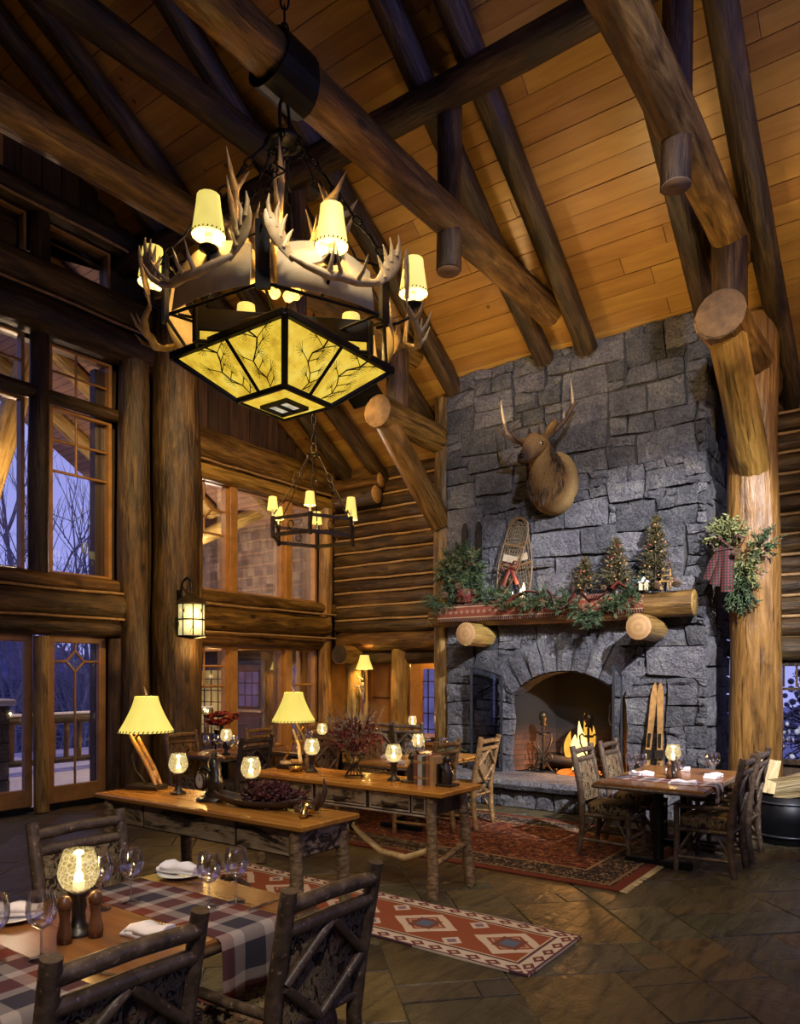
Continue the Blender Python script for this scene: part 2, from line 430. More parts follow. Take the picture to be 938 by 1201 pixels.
def m_birchleg():
    g = G('birch_leg_bark'); n = g.noise(g.obj((1, 1, 3.0), False), 16, 6, .7, .4)
    c = g.ramp(n, (.34, (.045, .028, .014)), (.5, (.20, .125, .055)), (.72, (.42, .31, .17))); return g.pbr(c, .5, g.bump(n, .3, .01))
BLEG = m_birchleg()
def m_tapestry(name, cols, sc=1.0):
    g = G(name); v = g.obj((1, 1, 1), False); n = g.noise(g.obj((1, 1, .6), False), 26*sc, 3, .6, 1.4); n2 = g.noise(v, 9*sc, 3, .6, .8)
    c = g.ramp(n, (.40, cols[0]), (.46, cols[1]), (.56, cols[2]), (.62, cols[3]), interp='CONSTANT')
    c = g.mix(g.fr(n2, .56, .62, 0, .7), c, cols[4]); w_ = g.noise(v, 240, 2)
    return g.pbr(c, .9, g.bump(w_, .4, .004), spec=.15)
TAPE = m_tapestry('tapestry_dark', ((.022, .015, .010), (.19, .135, .072), (.085, .075, .045), (.24, .17, .09), (.12, .05, .03)))
TAPEL = m_tapestry('tapestry_light', ((.05, .032, .018), (.30, .19, .085), (.14, .095, .045), (.38, .25, .12), (.17, .075, .032)))
def m_plaid():
    g = G('plaid_runner'); x, y, z = g.xyz(); q = .26
    def band(t, o, w_): return (t + o).wrap(q).abs().lt(w_)
    t = y; u = x + z*1.0
    c = g.mix(band(t, 0, .048), (.33, .27, .25), (.045, .038, .055)); c = g.mix(band(t, .13, .034), c, (.13, .032, .024))
    d = g.mix(band(u, .0, .048), (.36, .30, .28), (.04, .036, .052)); d = g.mix(band(u, .13, .042), d, (.14, .034, .025))
    wv = ((x+y+z)*900.0).op('SINE').gt(0); c = g.mix(.5, c, d); n = g.noise(g.obj(), 200, 2)
    return g.pbr(c, .9, g.bump(n, .3, .003), spec=.15)
PLAID = m_plaid()
LINEN = m_plain('napkin_linen', (.80, .76, .80), .8, var=.06, sc=12)
CHINA = m_plain('china', (.75, .73, .70), .25, var=.03)
STEEL = m_plain('cutlery_steel', (.55, .53, .50), .2, 1.0)
MILL = m_plain('mill_wood', (.12, .048, .016), .35, var=.3, sc=10)
DARKW = m_plain('dark_turned_wood', (.022, .015, .010), .35, var=.4, sc=8)
BROWNW = m_plain('carved_wood', (.36, .19, .06), .45, var=.45, sc=16)
PINEEDLE = m_plain('pine_needles', (.045, .075, .028), .6, var=.6, sc=6)
CEDAR = m_plain('cedar_sprigs', (.16, .17, .06), .6, var=.5, sc=5)
TREEG = m_plain('little_tree_green', (.075, .062, .022), .6, var=.8, sc=12)
BERRY = m_plain('berry_red', (.20, .022, .018), .4, var=.4, sc=10)
GOLDB = m_plain('gold_berry', (.40, .22, .06), .4, var=.4, sc=10)
RIBBON = m_plain('burgundy_ribbon', (.13, .022, .014), .5, var=.3, sc=5)
CONE = m_plain('pine_cone', (.13, .075, .035), .7, var=.5, sc=20)
TWIGS = m_plain('pale_twigs', (.30, .24, .18), .6, var=.4)
SNOW = m_plain('snow', (.62, .62, .72), .8, var=.08, sc=3, bump=.3)
SHING = None
def m_shingle():
    g = G('cedar_shingle'); n = g.noise(g.obj((1, 1, .2)), 12, 4)
    c = g.vary(g.ramp(n, (.3, (.09, .056, .042)), (.7, (.20, .135, .10))), .55, 1.5, .02); return g.pbr(c, .8, g.bump(n, .3, .01))
SHING = m_shingle()
ROOFB = m_plain('roof_slate', (.035, .04, .075), .8, var=.4, sc=14)
# ================================================================== THE ROOM
XL, YB = -8.8, 9.9
def cz(y): return 5.1 + .623*(9.9 - y)
RIDGE = 2.5; ZR = cz(RIDGE)
rnd = random.Random(3)

def pack(nu, nv, free, sizes, seed):
    rr = random.Random(seed); occ = set(); res = []
    for j in range(nv):
        for i in range(nu):
            if (i, j) in occ or not free(i, j): continue
            for t in range(14):
                a, b = rr.choice(sizes) if t < 11 else ((2, 1) if t < 13 else (1, 1))
                cells = [(i+p, j+q) for p in range(a) for q in range(b)]
                if all(0 <= c[0] < nu and 0 <= c[1] < nv and c not in occ and free(*c) for c in cells): break
            else: cells = [(i, j)]; a = b = 1
            occ.update(cells); res.append((i, j, a, b))
    return res
def jit(i, j, k, amp):
    r_ = random.Random(i*7919 + j*104729 + k*31); return (r_.uniform(-amp, amp), r_.uniform(-amp, amp))
def stone_piece(name, quad, fr, depth, mat, parent, seed, nx=4, ny=3, rough=.02, gap=.008):
    """quad: four (u,v) corners; fr: origin, u axis, v axis, outward normal"""
    O, eu, ev, en = fr; rr = random.Random(seed)
    q = [Vector((a, b)) for a, b in quad]; c = sum(q, Vector((0, 0)))/4
    q = [p + (c-p).normalized()*gap*1.3 for p in q]
    base = rr.uniform(.45, 1.0)*depth; tx = rr.uniform(-.3, .3)*rough; ty = rr.uniform(-.3, .3)*rough
    rings = []; vs = []; fs = []
    def pt(s, t): return (q[0]*(1-s)+q[1]*s)*(1-t) + (q[3]*(1-s)+q[2]*s)*t
    for j in range(ny+1):
        for i in range(nx+1):
            s, t = i/nx, j/ny; edge = i in (0, nx) or j in (0, ny)
            p = pt(s, t)
            if edge: p = p + (c-p)*.02 + Vector((rr.uniform(-1, 1), rr.uniform(-1, 1)))*rough*.25
            d = base*(.45 if edge else 1.0) + (0 if edge else rr.uniform(-.5, .6)*rough) + (s-.5)*tx + (t-.5)*ty
            vs.append((p, d))
    n = len(vs)
    for j in range(ny):
        for i in range(nx):
            a = j*(nx+1)+i; fs.append((a, a+1, a+nx+2, a+nx+1))
    per = [i for i in range(nx+1)] + [j*(nx+1)+nx for j in range(1, ny+1)] + [ny*(nx+1)+i for i in range(nx-1, -1, -1)] + [j*(nx+1) for j in range(ny-1, 0, -1)]
    for k in per: vs.append((vs[k][0], -.05))
    m = len(per)
    for k in range(m): fs.append((per[k], n+k, n+(k+1) % m, per[(k+1) % m]))
    cen = O + eu*c.x + ev*c.y
    mb = MB().add([O + eu*p.x + ev*p.y + en*d - cen for p, d in vs], fs)
    if eu.cross(ev).dot(en) < 0: mb.f = [tuple(reversed(f)) for f in mb.f]
    o = ob(name, mb, mat); o.location = cen
    if parent is not None: setpar(o, parent)
    return o

# ------------------------------------------------------------------ floor of diagonal slate flags
floor = tag(ob('floor', MB().box((-2.1, 3.4, -.115), (13.6, 17.2, .2)), GROUT), 'slate flagstone floor laid on the diagonal with sandy joints', 'floor', kind='structure')
fw = Vector((-math.sin(R(36)), math.cos(R(36)))); rt = Vector((math.cos(R(36)), math.sin(R(36))))
cs = .205; E1 = Vector((.7071, .7071)); E2 = Vector((-.7071, .7071)); NU = NV = 74; O2 = Vector((-1.6, -2.2))
def vis(p, mg=40):
    d = p.dot(fw)
    if d < 1.6 or d > 12.5: return False
    px = 469 + 870*p.dot(rt)/d; py = 790 + 870*1.65/d
    return -mg-60 < px < 938+mg and py < 1201+mg and -8.75 < p.x < 1.0 and p.y < 9.6
tiles = pack(NU, NV, lambda i, j: True, [(3, 2), (2, 2), (4, 3), (3, 3), (2, 3), (4, 2), (2, 1), (3, 4)], 5)
nt_ = 0; rest = MB()
for (i, j, a, b) in sorted(tiles, key=lambda t: (O2 + E1*(t[0]+t[2]/2)*cs + E2*(t[1]+t[3]/2-24)*cs).dot(fw)):
    c = O2 + E1*((i+a/2)*cs) + E2*((j+b/2-24)*cs)
    if not vis(c, 160): continue
    nt_ += 1; g_ = .0038
    q = []
    for (u, v, sx_, sy_) in ((i, j, 1, 1), (i+a, j, -1, 1), (i+a, j+b, -1, -1), (i, j+b, 1, -1)):
        dx, dy = jit(u, v, 1, .012); p = O2 + E1*(u*cs+dx+sx_*g_) + E2*((v-24)*cs+dy+sy_*g_); q.append(p)
    z = rnd.uniform(-.004, 0); tl = rnd.uniform(-.002, .002)
    top = [Vector((p.x-c.x, p.y-c.y, z+(tl if k < 2 else -tl))) for k, p in enumerate(q)]
    ins = [t*.985 for t in top]
    for t, s in zip(ins, top): t.z = s.z
    mid = [Vector((t.x, t.y, t.z-.005)) for t in top]; bot = [Vector((t.x, t.y, -.03)) for t in top]
    mb = MB().loft([bot, mid, ins], True, False)
    if nt_ <= 296: ob('flagstone', mb, SLATE, floor, loc=(c.x, c.y, 0))
    else: rest.add([Vector(v)+Vector((c.x, c.y, 0)) for v in mb.v], mb.f)
ob('distant_flagstones', rest, SLATE, floor)['kind'] = 'stuff'

# ------------------------------------------------------------------ ceiling
cl = MB()
cl.prism([(10.5, cz(10.5)+.05), (RIDGE, ZR+.05), (RIDGE, ZR+.2), (10.5, cz(10.5)+.2)], -8.95, 4.7, 'X')
cl.prism([(RIDGE, ZR+.05), (-5.5, ZR+.05-.623*8.0), (-5.5, ZR+.2-.623*8.0), (RIDGE, ZR+.2)], -8.95, 4.7, 'X')
ceiling = tag(ob('ceiling', cl, PINE), 'sloping ceiling of honey pine boards between dark log rafters', 'ceiling', kind='structure')
sl = math.sqrt(1+.623**2); bw = .205; ang = math.atan(.623)
ny_ = int((10.0-2.9)*sl/bw); rotc = Matrix.Rotation(-ang, 3, 'X')
for k in range(ny_):
    y = 10.0 - (k+.5)*bw/sl; z = cz(y)+.032
    xs = [-8.85]; x = -8.85 + rnd.uniform(1.5, 4.5)
    while x < 2.6: xs.append(x); x += rnd.uniform(3.0, 5.0)
    xs.append(3.0)
    for a, b in zip(xs, xs[1:]):
        o = ob('ceiling_board', MB().cbox((0, 0, 0), (b-a-.004, bw-.003, .034), .004), PINE)
        o.location = ((a+b)/2, y, z + rnd.uniform(-.003, .003)); o.rotation_euler = (-ang, 0, 0); setpar(o, ceiling)
# air vent let into the ceiling boards
vent = empty('ceiling_vent', (-7.0, 8.72, cz(8.72)), 0, label='black slotted air vent set in the sloping pine ceiling', cat='vent')
vent.rotation_euler = (-ang, 0, 0)
pieces(vent, [('frame', MB().box((0, 0, -.0), (.62, .34, .02)), IRON)] + [('slat', MB().box((0, -.13+.037*k, -.014), (.54, .014, .012)), IRON) for k in range(8)])

# ------------------------------------------------------------------ roof trusses
def truss(x, col_x, col_y, hz, hr, label, collar=False, far=True):
    t = empty('roof_truss', (x, 8.0, 0), 0, label=label, cat='roof truss', kind='structure')
    log('tie_beam', (x, -3.4, 6.0), (x, 8.32, 6.0), .175, LOG, t, .165)
    log('king_post', (x, 6.02, 5.5), (x, 6.02, 7.3), .118, LOGB, t, ends=(CUTD, None))
    if collar: log('collar_beam', (x, -1.2, 7.2), (x, 6.3, 7.2), .15, LOGD, t)
    if far:
        log('hammer_beam', (x, 7.5, hz), (x, 9.75, hz), hr, LOG, t, hr*.92, ends=(CUTD, None))
        log('strut_post', (x, 7.92, hz+.1), (x, 7.92, 5.95), hr*.72, LOGB, t)
        log('brace', (x, 7.68, hz-.08), (col_x, 8.9, hz-1.2), hr*.78, LOGG, t)
    return t
truss(-5.8, -5.74, 8.98, 5.0, .21, 'log truss with dark collar beam whose bracket meets the post between log wall and chimney', True)
truss(-3.8, -3.8, 8.98, 5.0, .21, 'log truss over the chimney that carries the big antler chandelier', False, False)
truss(-1.68, -1.66, 8.97, 5.08, .235, 'log truss bracketed to the stout golden column beside the chimney')
for nm, (x, y, r_, m_, lb) in {'a': (-5.72, 8.99, .165, LOG, 'slim log column rising between the corner log wall and the chimney'), 'b': (-1.66, 8.98, .262, LOGG, 'stout golden peeled log column at the open side of the chimney')}.items():
    o = log('log_column', (x, y, 0), (x, y, cz(y)-.1), r_*1.06, m_, None, r_*.96, n=18)
    tag(o, lb, 'column', 'log columns', 'structure')
# common rafters in pairs beside each truss, and the purlin they lie on
off = .15
for k, (x, y1, lb) in enumerate(((-8.16, 10.2, 'dark rafter log next to the gable wall'), (-7.55, 10.1, 'dark rafter log ending on a notched block of the log wall'), (-6.13, 10.1, 'rafter log on the window side of the collared truss'), (-5.47, 8.86, 'rafter log that dies into the corner of the stone chimney'),
                                 (-4.07, 8.74, 'rafter log meeting the chimney face, window side of the chandelier truss'), (-3.50, 8.74, 'rafter log meeting the chimney face right above the elk antlers'), (-2.08, 9.6, 'rafter log tucked behind the tie beam at the chimney corner'), (-1.43, 10.2, 'rafter log beside the golden column, beyond the chimney'))):
    y0 = 2.6; o = log('rafter', (x, y1, cz(y1)-off*1.18), (x, y0, cz(y0)-off*1.18), .128, LOGD, None, .142)
    tag(o, lb, 'rafter', 'log rafters', 'structure')
tag(log('purlin', (-8.9, 5.87, 7.1), (4.4, 5.87, 7.1), .155, LOGD), 'long dark purlin log crossing under the rafters', 'purlin', kind='structure')

# ------------------------------------------------------------------ back wall of stacked logs
wall_back = tag(ob('wall_back', MB().box((-7.3, 10.08, 3.75), (3.4, .12, 3.3)).box((1.4, 10.08, 3.75), (7.2, .12, 3.3)).box((2.2, 10.06, 1.1), (5.0, .12, 2.2)).box((-1.2, 10.06, .28), (1.8, .12, .56)), PLANKD), 'stacked log wall with pale chinking behind the chimney', 'wall', kind='structure')
def stack(x0, x1, z0, n, d, r, mat):
    for k in range(n):
        z = z0 + k*d
        log('log', (x0, YB+.10, z), (x1, YB+.10, z), r*rnd.uniform(.96, 1.06), mat, wall_back, r*rnd.uniform(.94, 1.04))
        m = max(2, int((x1-x0)/.35)); pts = [(x0 + (x1-x0)*i/m, YB+.012+rnd.uniform(-.006, .006), z+d/2+rnd.uniform(-.008, .008)) for i in range(m+1)]
        ob('chinking', MB().tube(pts, .021, 6), CHINK, wall_back)
stack(-8.62, -5.56, 2.46, 12, .232, .124, LOGB)
stack(-2.15, 4.3, 2.22, 13, .244, .130, LOGB)
log('log', (-8.5, YB+.06, 2.19), (-5.56, YB+.06, 2.19), .165, LOG, wall_back)
log('log', (-2.1, YB+.06, 1.94), (4.3, YB+.06, 1.94), .16, LOGB, wall_back)
# notched blocks carrying the rafter end
nb = empty('rafter_block', (-7.6, 9.8, 4.6), 0, label='stacked stub logs under the rafter end on the corner log wall', cat='log block', kind='structure')
log('stub_log', (-8.4, 9.70, 4.62), (-7.52, 9.70, 4.62), .15, LOGB, nb, ends=(None, CUT)); log('stub_log', (-8.4, 9.74, 4.86), (-7.46, 9.74, 4.86), .12, LOG, nb, ends=(None, CUT)); log('stub_log', (-8.2, 9.78, 5.04), (-7.46, 9.78, 5.04), .1, LOG, nb, ends=(None, CUT))

# ------------------------------------------------------------------ gable wall with windows and doors (wall_left)
wl = MB()
wl.prism([(6.55, 4.95), (9.98, 4.95), (9.98, cz(9.98)+.02), (6.55, cz(6.55)+.02)], -8.98, -8.86, 'X')
wl.prism([(-4.9, 7.4), (6.6, 7.4), (6.6, cz(6.6)), (RIDGE, ZR), (-4.9, 5.1)], -8.98, -8.86, 'X')
wl.prism([(5.6, 5.6), (6.7, 5.6), (6.7, 7.4), (5.6, 7.4)], -8.98, -8.86, 'X')
wl.prism([(-4.9, 0), (2.2, 0), (2.2, 7.4), (-4.9, 5.2)], -8.98, -8.86, 'X')
wl.box((-8.9, 6.1, 2.8), (.12, 1.3, 5.6)).box((-8.9, 8.3, .2), (.14, 3.4, .45)).box((-8.92, 8.3, 2.48), (.12, 3.4, .72)).box((-8.92, 4.0, 2.5), (.12, 3.6, .66)).box((-8.92, 4.0, 6.13), (.12, 3.6, .9))
wl.box((-8.92, 8.3, 4.77), (.1, 3.4, .5)).box((-8.92, 9.78, 3.0), (.14, .3, 4.4))
wall_left = tag(ob('wall_left', wl, PLANKD), 'gable wall of heavy logs framing tall windows and glazed doors', 'wall', kind='structure')
for (z, r_, y0, y1, m_) in ((2.77, .115, 2.0, 5.95, LOG), (2.51, .21, 2.0, 5.98, LOGB), (2.22, .125, 2.0, 5.7, LOGB), (2.77, .115, 6.6, 9.86, LOG), (2.46, .215, 6.6, 9.66, LOG), (2.16, .115, 6.6, 9.8, LOG),
                            (4.60, .135, 6.6, 9.86, LOGG), (4.97, .26, 6.6, 9.72, LOG), (5.90, .25, 2.0, 6.6, LOGD), (6.36, .23, 2.0, 6.6, LOGB), (7.27, .17, 2.0, 6.7, LOGD)):
    log('log', (-8.66, y0, z), (-8.66, y1, z), r_, m_, wall_left, r_*.92)
for (z, y0, y1) in ((2.66, 6.6, 9.8), (2.255, 6.6, 9.8), (4.72, 6.6, 9.8), (2.34, 2.0, 5.7), (2.67, 2.0, 5.9), (6.13, 2.0, 6.5), (7.12, 3.0, 6.5)):
    pts = [(-8.50, y0 + (y1-y0)*i/9, z + rnd.uniform(-.008, .008)) for i in range(10)]
    ob('chinking', MB().tube(pts, .018, 6), CHINK, wall_left)
y = 6.72; k = 0
while y < 9.55:                                            # upright boards with rounded tops over the window logs
    zt = min(cz(y+.1)-.03, 6.25 - max(0, y-7.9)*.62)
    o = ob('upright_board', MB().prism([(-.095, 0), (.095, 0), (.095, zt-5.1-.06), (.06, zt-5.1), (-.06, zt-5.1), (-.095, zt-5.1-.06)], -.02, .02, 'X'), PLANKD); o.location = (-8.80+.012*(k % 2), y, 5.1); setpar(o, wall_left); y += .205; k += 1
y = 3.6
while y < 6.6:
    h_ = cz(y)-7.42
    o = ob('upright_board', MB().box((0, 0, h_/2), (.03, .235, h_)), PLANKD); o.location = (-8.82, y, 7.4); setpar(o, wall_left); y += .25
for (x, y, r_, z1, m_, lb) in ((-8.38, 6.36, .31, 6.9, LOGB, 'massive bark-brown log column that carries the iron wall lantern'), (-8.56, 5.83, .2, 5.72, LOGB, 'squat log post between the glazed doors and the lantern column'),
                               (-8.62, 6.86, .11, 4.5, LOG, 'thin log jamb of the windows beside the lantern column'), (-8.62, 9.66, .12, 4.5, LOGG, 'log jamb in the corner where windows meet log wall'), (-8.66, 5.62, .1, 2.1, LOGB, 'slim log jamb at the hinge side of the glazed door')):
    tag(log('log_column', (x, y, 0), (x, y, z1), r_*1.03, m_, None, r_*.97, n=18), lb, 'column', 'log columns', 'structure')

def window(name, label, y0, y1, z0, z1, bars, fw_=.05, x=XL, mat=FRAMEW, panes=None):
    """frame in the X plane; bars: list of ((y,z),(y,z)); panes: list of (y0,y1,z0,z1)"""
    e = empty(name, (x, (y0+y1)/2, z0), 0, label=label, cat='window', kind='structure')
    for (a, b, c_, d) in ((y0, y0+fw_, z0, z1), (y1-fw_, y1, z0, z1), (y0+fw_, y1-fw_, z0, z0+fw_), (y0+fw_, y1-fw_, z1-fw_, z1)):
        ob('frame_rail', MB().cbox((x+.02, (a+b)/2, (c_+d)/2), (.1, b-a, d-c_), .01), mat, e)
    for (p, q) in bars:
        p3 = Vector((x+.01, *p)); q3 = Vector((x+.01, *q)); d = (q3-p3)
        ob('muntin', MB().tube([p3, q3], .018, 4), mat, e)
    for (a, b, c_, d) in (panes or [(y0, y1, z0, z1)]):
        ob('pane', MB().box((x-.012, (a+b)/2, (c_+d)/2), (.006, b-a-.02, d-c_-.02)), GLASS, e)
    return e
def diamond(yc, zc, hy, hz): return [((yc-hy, zc), (yc, zc+hz)), ((yc, zc+hz), (yc+hy, zc)), ((yc+hy, zc), (yc, zc-hz)), ((yc, zc-hz), (yc-hy, zc))]
# tall bay over the doors
window('window_1', 'tall window pane over the glazed door showing dusk sky and bare branches', 4.78, 5.62, 2.86, 4.92, [((4.8, 4.52), (5.6, 4.52)), ((4.8, 4.14), (5.6, 4.14)), ((5.16, 4.14), (5.16, 4.9))], .045)
window('window_2', 'upper pane over the transom log, porch rafters behind it', 4.78, 5.62, 5.06, 5.68, [((4.8, 5.36), (5.6, 5.36)), ((5.16, 5.08), (5.16, 5.66))], .04)
window('window_3', 'tall pane cut by the picture edge with the porch brace behind', 3.4, 4.48, 2.86, 4.92, [], .045)
window('window_4', 'small upper pane cut by the picture edge over the transom', 3.4, 4.48, 5.06, 5.68, [((3.4, 5.36), (4.48, 5.36))], .04)
window('window_5', 'low gable window between two wall logs, pine porch ceiling behind', 4.74, 5.60, 6.58, 7.12, [], .035)
window('window_6', 'low gable window cut by the picture edge under the dark log', 3.4, 4.50, 6.58, 7.12, [], .035)
window('window_11', 'topmost gable window cut by the picture edge above the dark log', 3.3, 4.22, 7.42, 7.95, [], .035, x=-8.78)
wm = empty('window_mullions', (-8.66, 4.63, 2.9), 0, label='dark log mullion and transom crossing between the tall dusk windows', cat='mullion', kind='structure')
log('mullion', (-8.68, 4.63, 2.82), (-8.68, 4.63, 7.2), .115, LOGD, wm); log('transom', (-8.66, 3.2, 4.99), (-8.66, 5.66, 4.99), .085, LOGD, wm)
# bay by the corner, upper and lower
W7 = [((6.98, 3.74), (7.56, 3.74)), ((7.17, 3.74), (7.17, 3.96)), ((7.17, 4.24), (7.17, 4.5)), ((7.31, 4.1), (7.56, 4.1))] + diamond(7.17, 4.1, .14, .15)
window('window_7', 'upper corner-bay window with diamond muntins, shingled wall behind', 6.98, 7.58, 2.86, 4.52, W7)
window('window_8', 'wide plain upper window facing the shingled wall', 7.70, 8.76, 2.86, 4.52, [])
window('window_9', 'narrow upper window in the corner facing shingles', 8.88, 9.56, 2.86, 4.52, [])
window('window_10', 'lower corner-bay sash window with small panes at top beside the lantern column', 6.98, 7.58, .46, 2.08, [((6.98, 1.46), (7.56, 1.46)), ((7.17, 1.46), (7.17, 2.06)), ((6.98, 1.76), (7.56, 1.76))])
window('window_12', 'wide lower window showing the dark blue porch door', 7.70, 8.76, .46, 2.08, [])
window('window_13', 'lower sash window behind the bell-shaped lamp in the corner', 8.88, 9.56, .46, 2.08, [((8.9, 1.46), (9.54, 1.46)), ((9.2, 1.46), (9.2, 2.06))])
for (yy, lb) in ((7.64, 'honey wood mullion next to the diamond muntin window'), (8.82, 'honey wood mullion between wide and corner windows')):
    tag(ob('window_mullion', MB().cbox((-8.74, yy, 2.5), (.16, .13, 4.1), .012), FRAMEW), lb, 'mullion', 'honey window mullions', 'structure')
# glazed doors
def door(name, label, y0, y1, bars):
    e = empty(name, (XL+.02, (y0+y1)/2, 0), 0, label=label, cat='door', kind='structure')
    x = XL+.02
    for nm, a, b, c_, d in (('stile', y0, y0+.09, .06, 2.12), ('stile', y1-.09, y1, .06, 2.12), ('top_rail', y0+.09, y1-.09, 2.03, 2.12), ('bottom_rail', y0+.09, y1-.09, .06, .27)):
        ob(nm, MB().cbox((x, (a+b)/2, (c_+d)/2), (.07, b-a, d-c_), .01), DOORW, e)
    for (p, q) in bars: ob('muntin', MB().tube([(x, *p), (x, *q)], .017, 4), DOORW, e)
    ob('pane', MB().box((x-.01, (y0+y1)/2, 1.15), (.006, y1-y0-.17, 1.78)), GLASS, e)
    ob('sill', MB().box((x-.01, (y0+y1)/2, .03), (.16, y1-y0, .05)), IRON, e)
    return e
yc = 5.14
door('door_1', 'glazed honey wood door with diamond muntins, deck railing outside', 4.76, 5.54, diamond(yc, 1.80, .12, .13) + [((yc, .27), (yc, 1.67)), ((yc, 1.93), (yc, 2.03)), ((4.85, 1.80), (yc-.12, 1.80)), ((yc+.12, 1.80), (5.45, 1.80))])
door('door_2', 'glazed honey wood door cut by the picture edge, stone pier outside', 3.82, 4.58, [])
tag(log('door_post', (-8.68, 4.66, 0), (-8.68, 4.66, 2.1), .088, LOGP, None), 'pale peeled log post between the two glazed doors', 'post', kind='structure')

# the other sides of the hall, behind the eye
tag(ob('wall_right', MB().box((4.55, 2.5, 1.2), (.12, 15, 2.4)).box((4.55, 5.9, 3.6), (.14, .3, 2.6)).box((4.55, 0, 4.5), (.14, .3, 4.4)), PLANKD), 'low log wall under the open gable window opposite', 'wall', kind='structure')
tag(ob('wall_front', MB().box((-2.1, -4.95, 2.5), (13.4, .12, 5.2)), LOG), 'log wall opposite the fireplace', 'wall', kind='structure')

# window in the back wall past the column
e = empty('window_14', (-1.1, 9.98, .56), 0, label='dark window with snowy blue garden beyond the golden column', cat='window', kind='structure')
for (a, b, c_, d) in ((-1.72, -1.66, .56, 1.80), (-.56, -.5, .56, 1.80), (-1.66, -.56, .56, .62), (-1.66, -.56, 1.74, 1.80), (-1.66, -.56, 1.45, 1.48)):
    ob('frame_rail', MB().box(((a+b)/2, 9.98, (c_+d)/2), (b-a, .08, d-c_)), LOGD, e)
for x in (-1.52, -1.38, -1.24, -1.1, -.96, -.82): ob('muntin', MB().box((x, 9.98, 1.62), (.02, .04, .26)), LOGD, e)
ob('pane', MB().box((-1.1, 10.0, 1.18), (1.14, .006, 1.2)), GLASS, e)

# ------------------------------------------------------------------ stone chimney
CX0, CX1, CY, AX, AR, AZ = -5.58, -2.13, 8.8, -3.82, 1.014, .666
ch = MB()
def core(x0, x1, z0): ch.prism([(8.84, z0), (9.95, z0), (9.95, cz(9.95)+.012), (8.84, cz(8.84)+.012)], x0, x1, 'X')
core(CX0+.03, -4.60, 0); core(-3.04, CX1-.03, 0); core(-4.62, -3.02, 1.9); ch.box((-3.82, 9.93, .9), (1.7, .06, 1.9))
ch.box((-3.82, 9.3, .17), (1.7, 1.1, .34))
chim = tag(ob('stone_chimney', ch, MORTAR), 'tall grey granite chimney with arched fireplace rising to the pine ceiling', 'fireplace')
cell = .1155; nu = 30; nv = 51
def frontfree(i, j):
    u = CX0 + (i+.5)*cell; v = (j+.5)*cell
    if v > 5.80: return False
    if abs(u-AX) < .74 and v < 1.45: return False
    d = math.hypot(u-AX, v-AZ); a = math.degrees(math.atan2(u-AX, v-AZ))
    return not (d < AR+.40 and abs(a) < 44)
frF = (Vector((CX0, CY, 0)), Vector((1,0,0)), Vector((0,0,1)), Vector((0,-1,0)))
for (i, j, a, b) in pack(nu, nv, frontfree, [(4, 2), (4, 2), (5, 3), (3, 2), (5, 2), (4, 3), (3, 2), (2, 2), (3, 1), (4, 3), (2, 1), (6, 3)], 21):
    q = []
    for (u, v) in ((i, j), (i+a, j), (i+a, j+b), (i, j+b)):
        dx, dy = jit(u, v, 5, .03); dx = 0 if u in (0, nu) else dx
        q.append((u*cell+dx, v*cell+dy))
    stone_piece('stone', q, frF, .045, STONE, chim, i*100+j, rough=.03)
frS = (Vector((CX1, CY, 0)), Vector((0,1,0)), Vector((0,0,1)), Vector((1,0,0)))
for (i, j, a, b) in pack(10, nv, lambda i, j: True, [(4, 2), (3, 2), (2, 2), (5, 3), (3, 3), (4, 3)], 33):
    q = []
    for (u, v) in ((i, j), (i+a, j), (i+a, j+b), (i, j+b)):
        dx, dy = jit(u, v, 9, .018); dx = 0 if u in (0,) else dx
        q.append((u*cell+dx, v*cell+dy))
    stone_piece('stone', q, frS, .035, STONE, chim, 9000+i*100+j, rough=.025)
na = 9
for k in range(na):                                        # arch stones
    a0 = R(-46 + 92*k/na); a1 = R(-46 + 92*(k+1)/na); r1 = AR + (.47 if k != 4 else .56) + rnd.uniform(-.03, .03)
    q = [(AX-CX0+math.sin(t)*r_, AZ+math.cos(t)*r_) for (t, r_) in ((a0, AR), (a1, AR), (a1, r1), (a0, r1))]
    stone_piece('arch_stone', q, frF, .075, STONE, chim, 700+k, rough=.03)
    fu = MB().add([(AX+math.sin(t)*AR*.997, y, AZ+math.cos(t)*AR*.997) for y in (CY-.01, CY+.35) for t in (a0, a1)], [(0, 1, 3, 2)])
    ob('arch_soffit', fu, STONE, chim)
# firebox
fb = MB(); zf = .36
fb.add([(-4.60, 8.86, zf), (-4.30, 9.6, zf), (-4.30, 9.6, 1.9), (-4.60, 8.86, 1.9)], [(0, 1, 2, 3)]); fb.add([(-3.04, 8.86, zf), (-3.34, 9.6, zf), (-3.34, 9.6, 1.9), (-3.04, 8.86, 1.9)], [(3, 2, 1, 0)])
fb.add([(-4.30, 9.6, zf), (-3.34, 9.6, zf), (-3.34, 9.6, 1.9), (-4.30, 9.6, 1.9)], [(0, 1, 2, 3)])
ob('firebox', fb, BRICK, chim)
hs = empty('hearth', (-3.8, 8.4, 0), 0, label='raised granite hearth slab on rough stones under the fireplace arch', cat='hearth')
sp = []; nx_ = 26
for k in range(nx_+1):
    x = -5.25 + (5.25-2.35)*k/nx_; dy = rnd.uniform(-.012, .012); dz = rnd.uniform(-.006, .006)
    sp.append([Vector((x, 8.12+dy, .24+dz)), Vector((x, 8.08+dy*.5, .30)), Vector((x, 8.11+dy, .352+dz*.4)), Vector((x, 8.84, .362)), Vector((x, 8.84, .24))])
ob('hearth_slab', MB().loft(sp, True, False), STONE, hs)
ob('hearth_core', MB().box((-3.8, 8.55, .115), (2.8, .55, .23)), MORTAR, hs)
frH = (Vector((-5.2, 8.24, 0)), Vector((1,0,0)), Vector((0,0,1)), Vector((0,-1,0)))
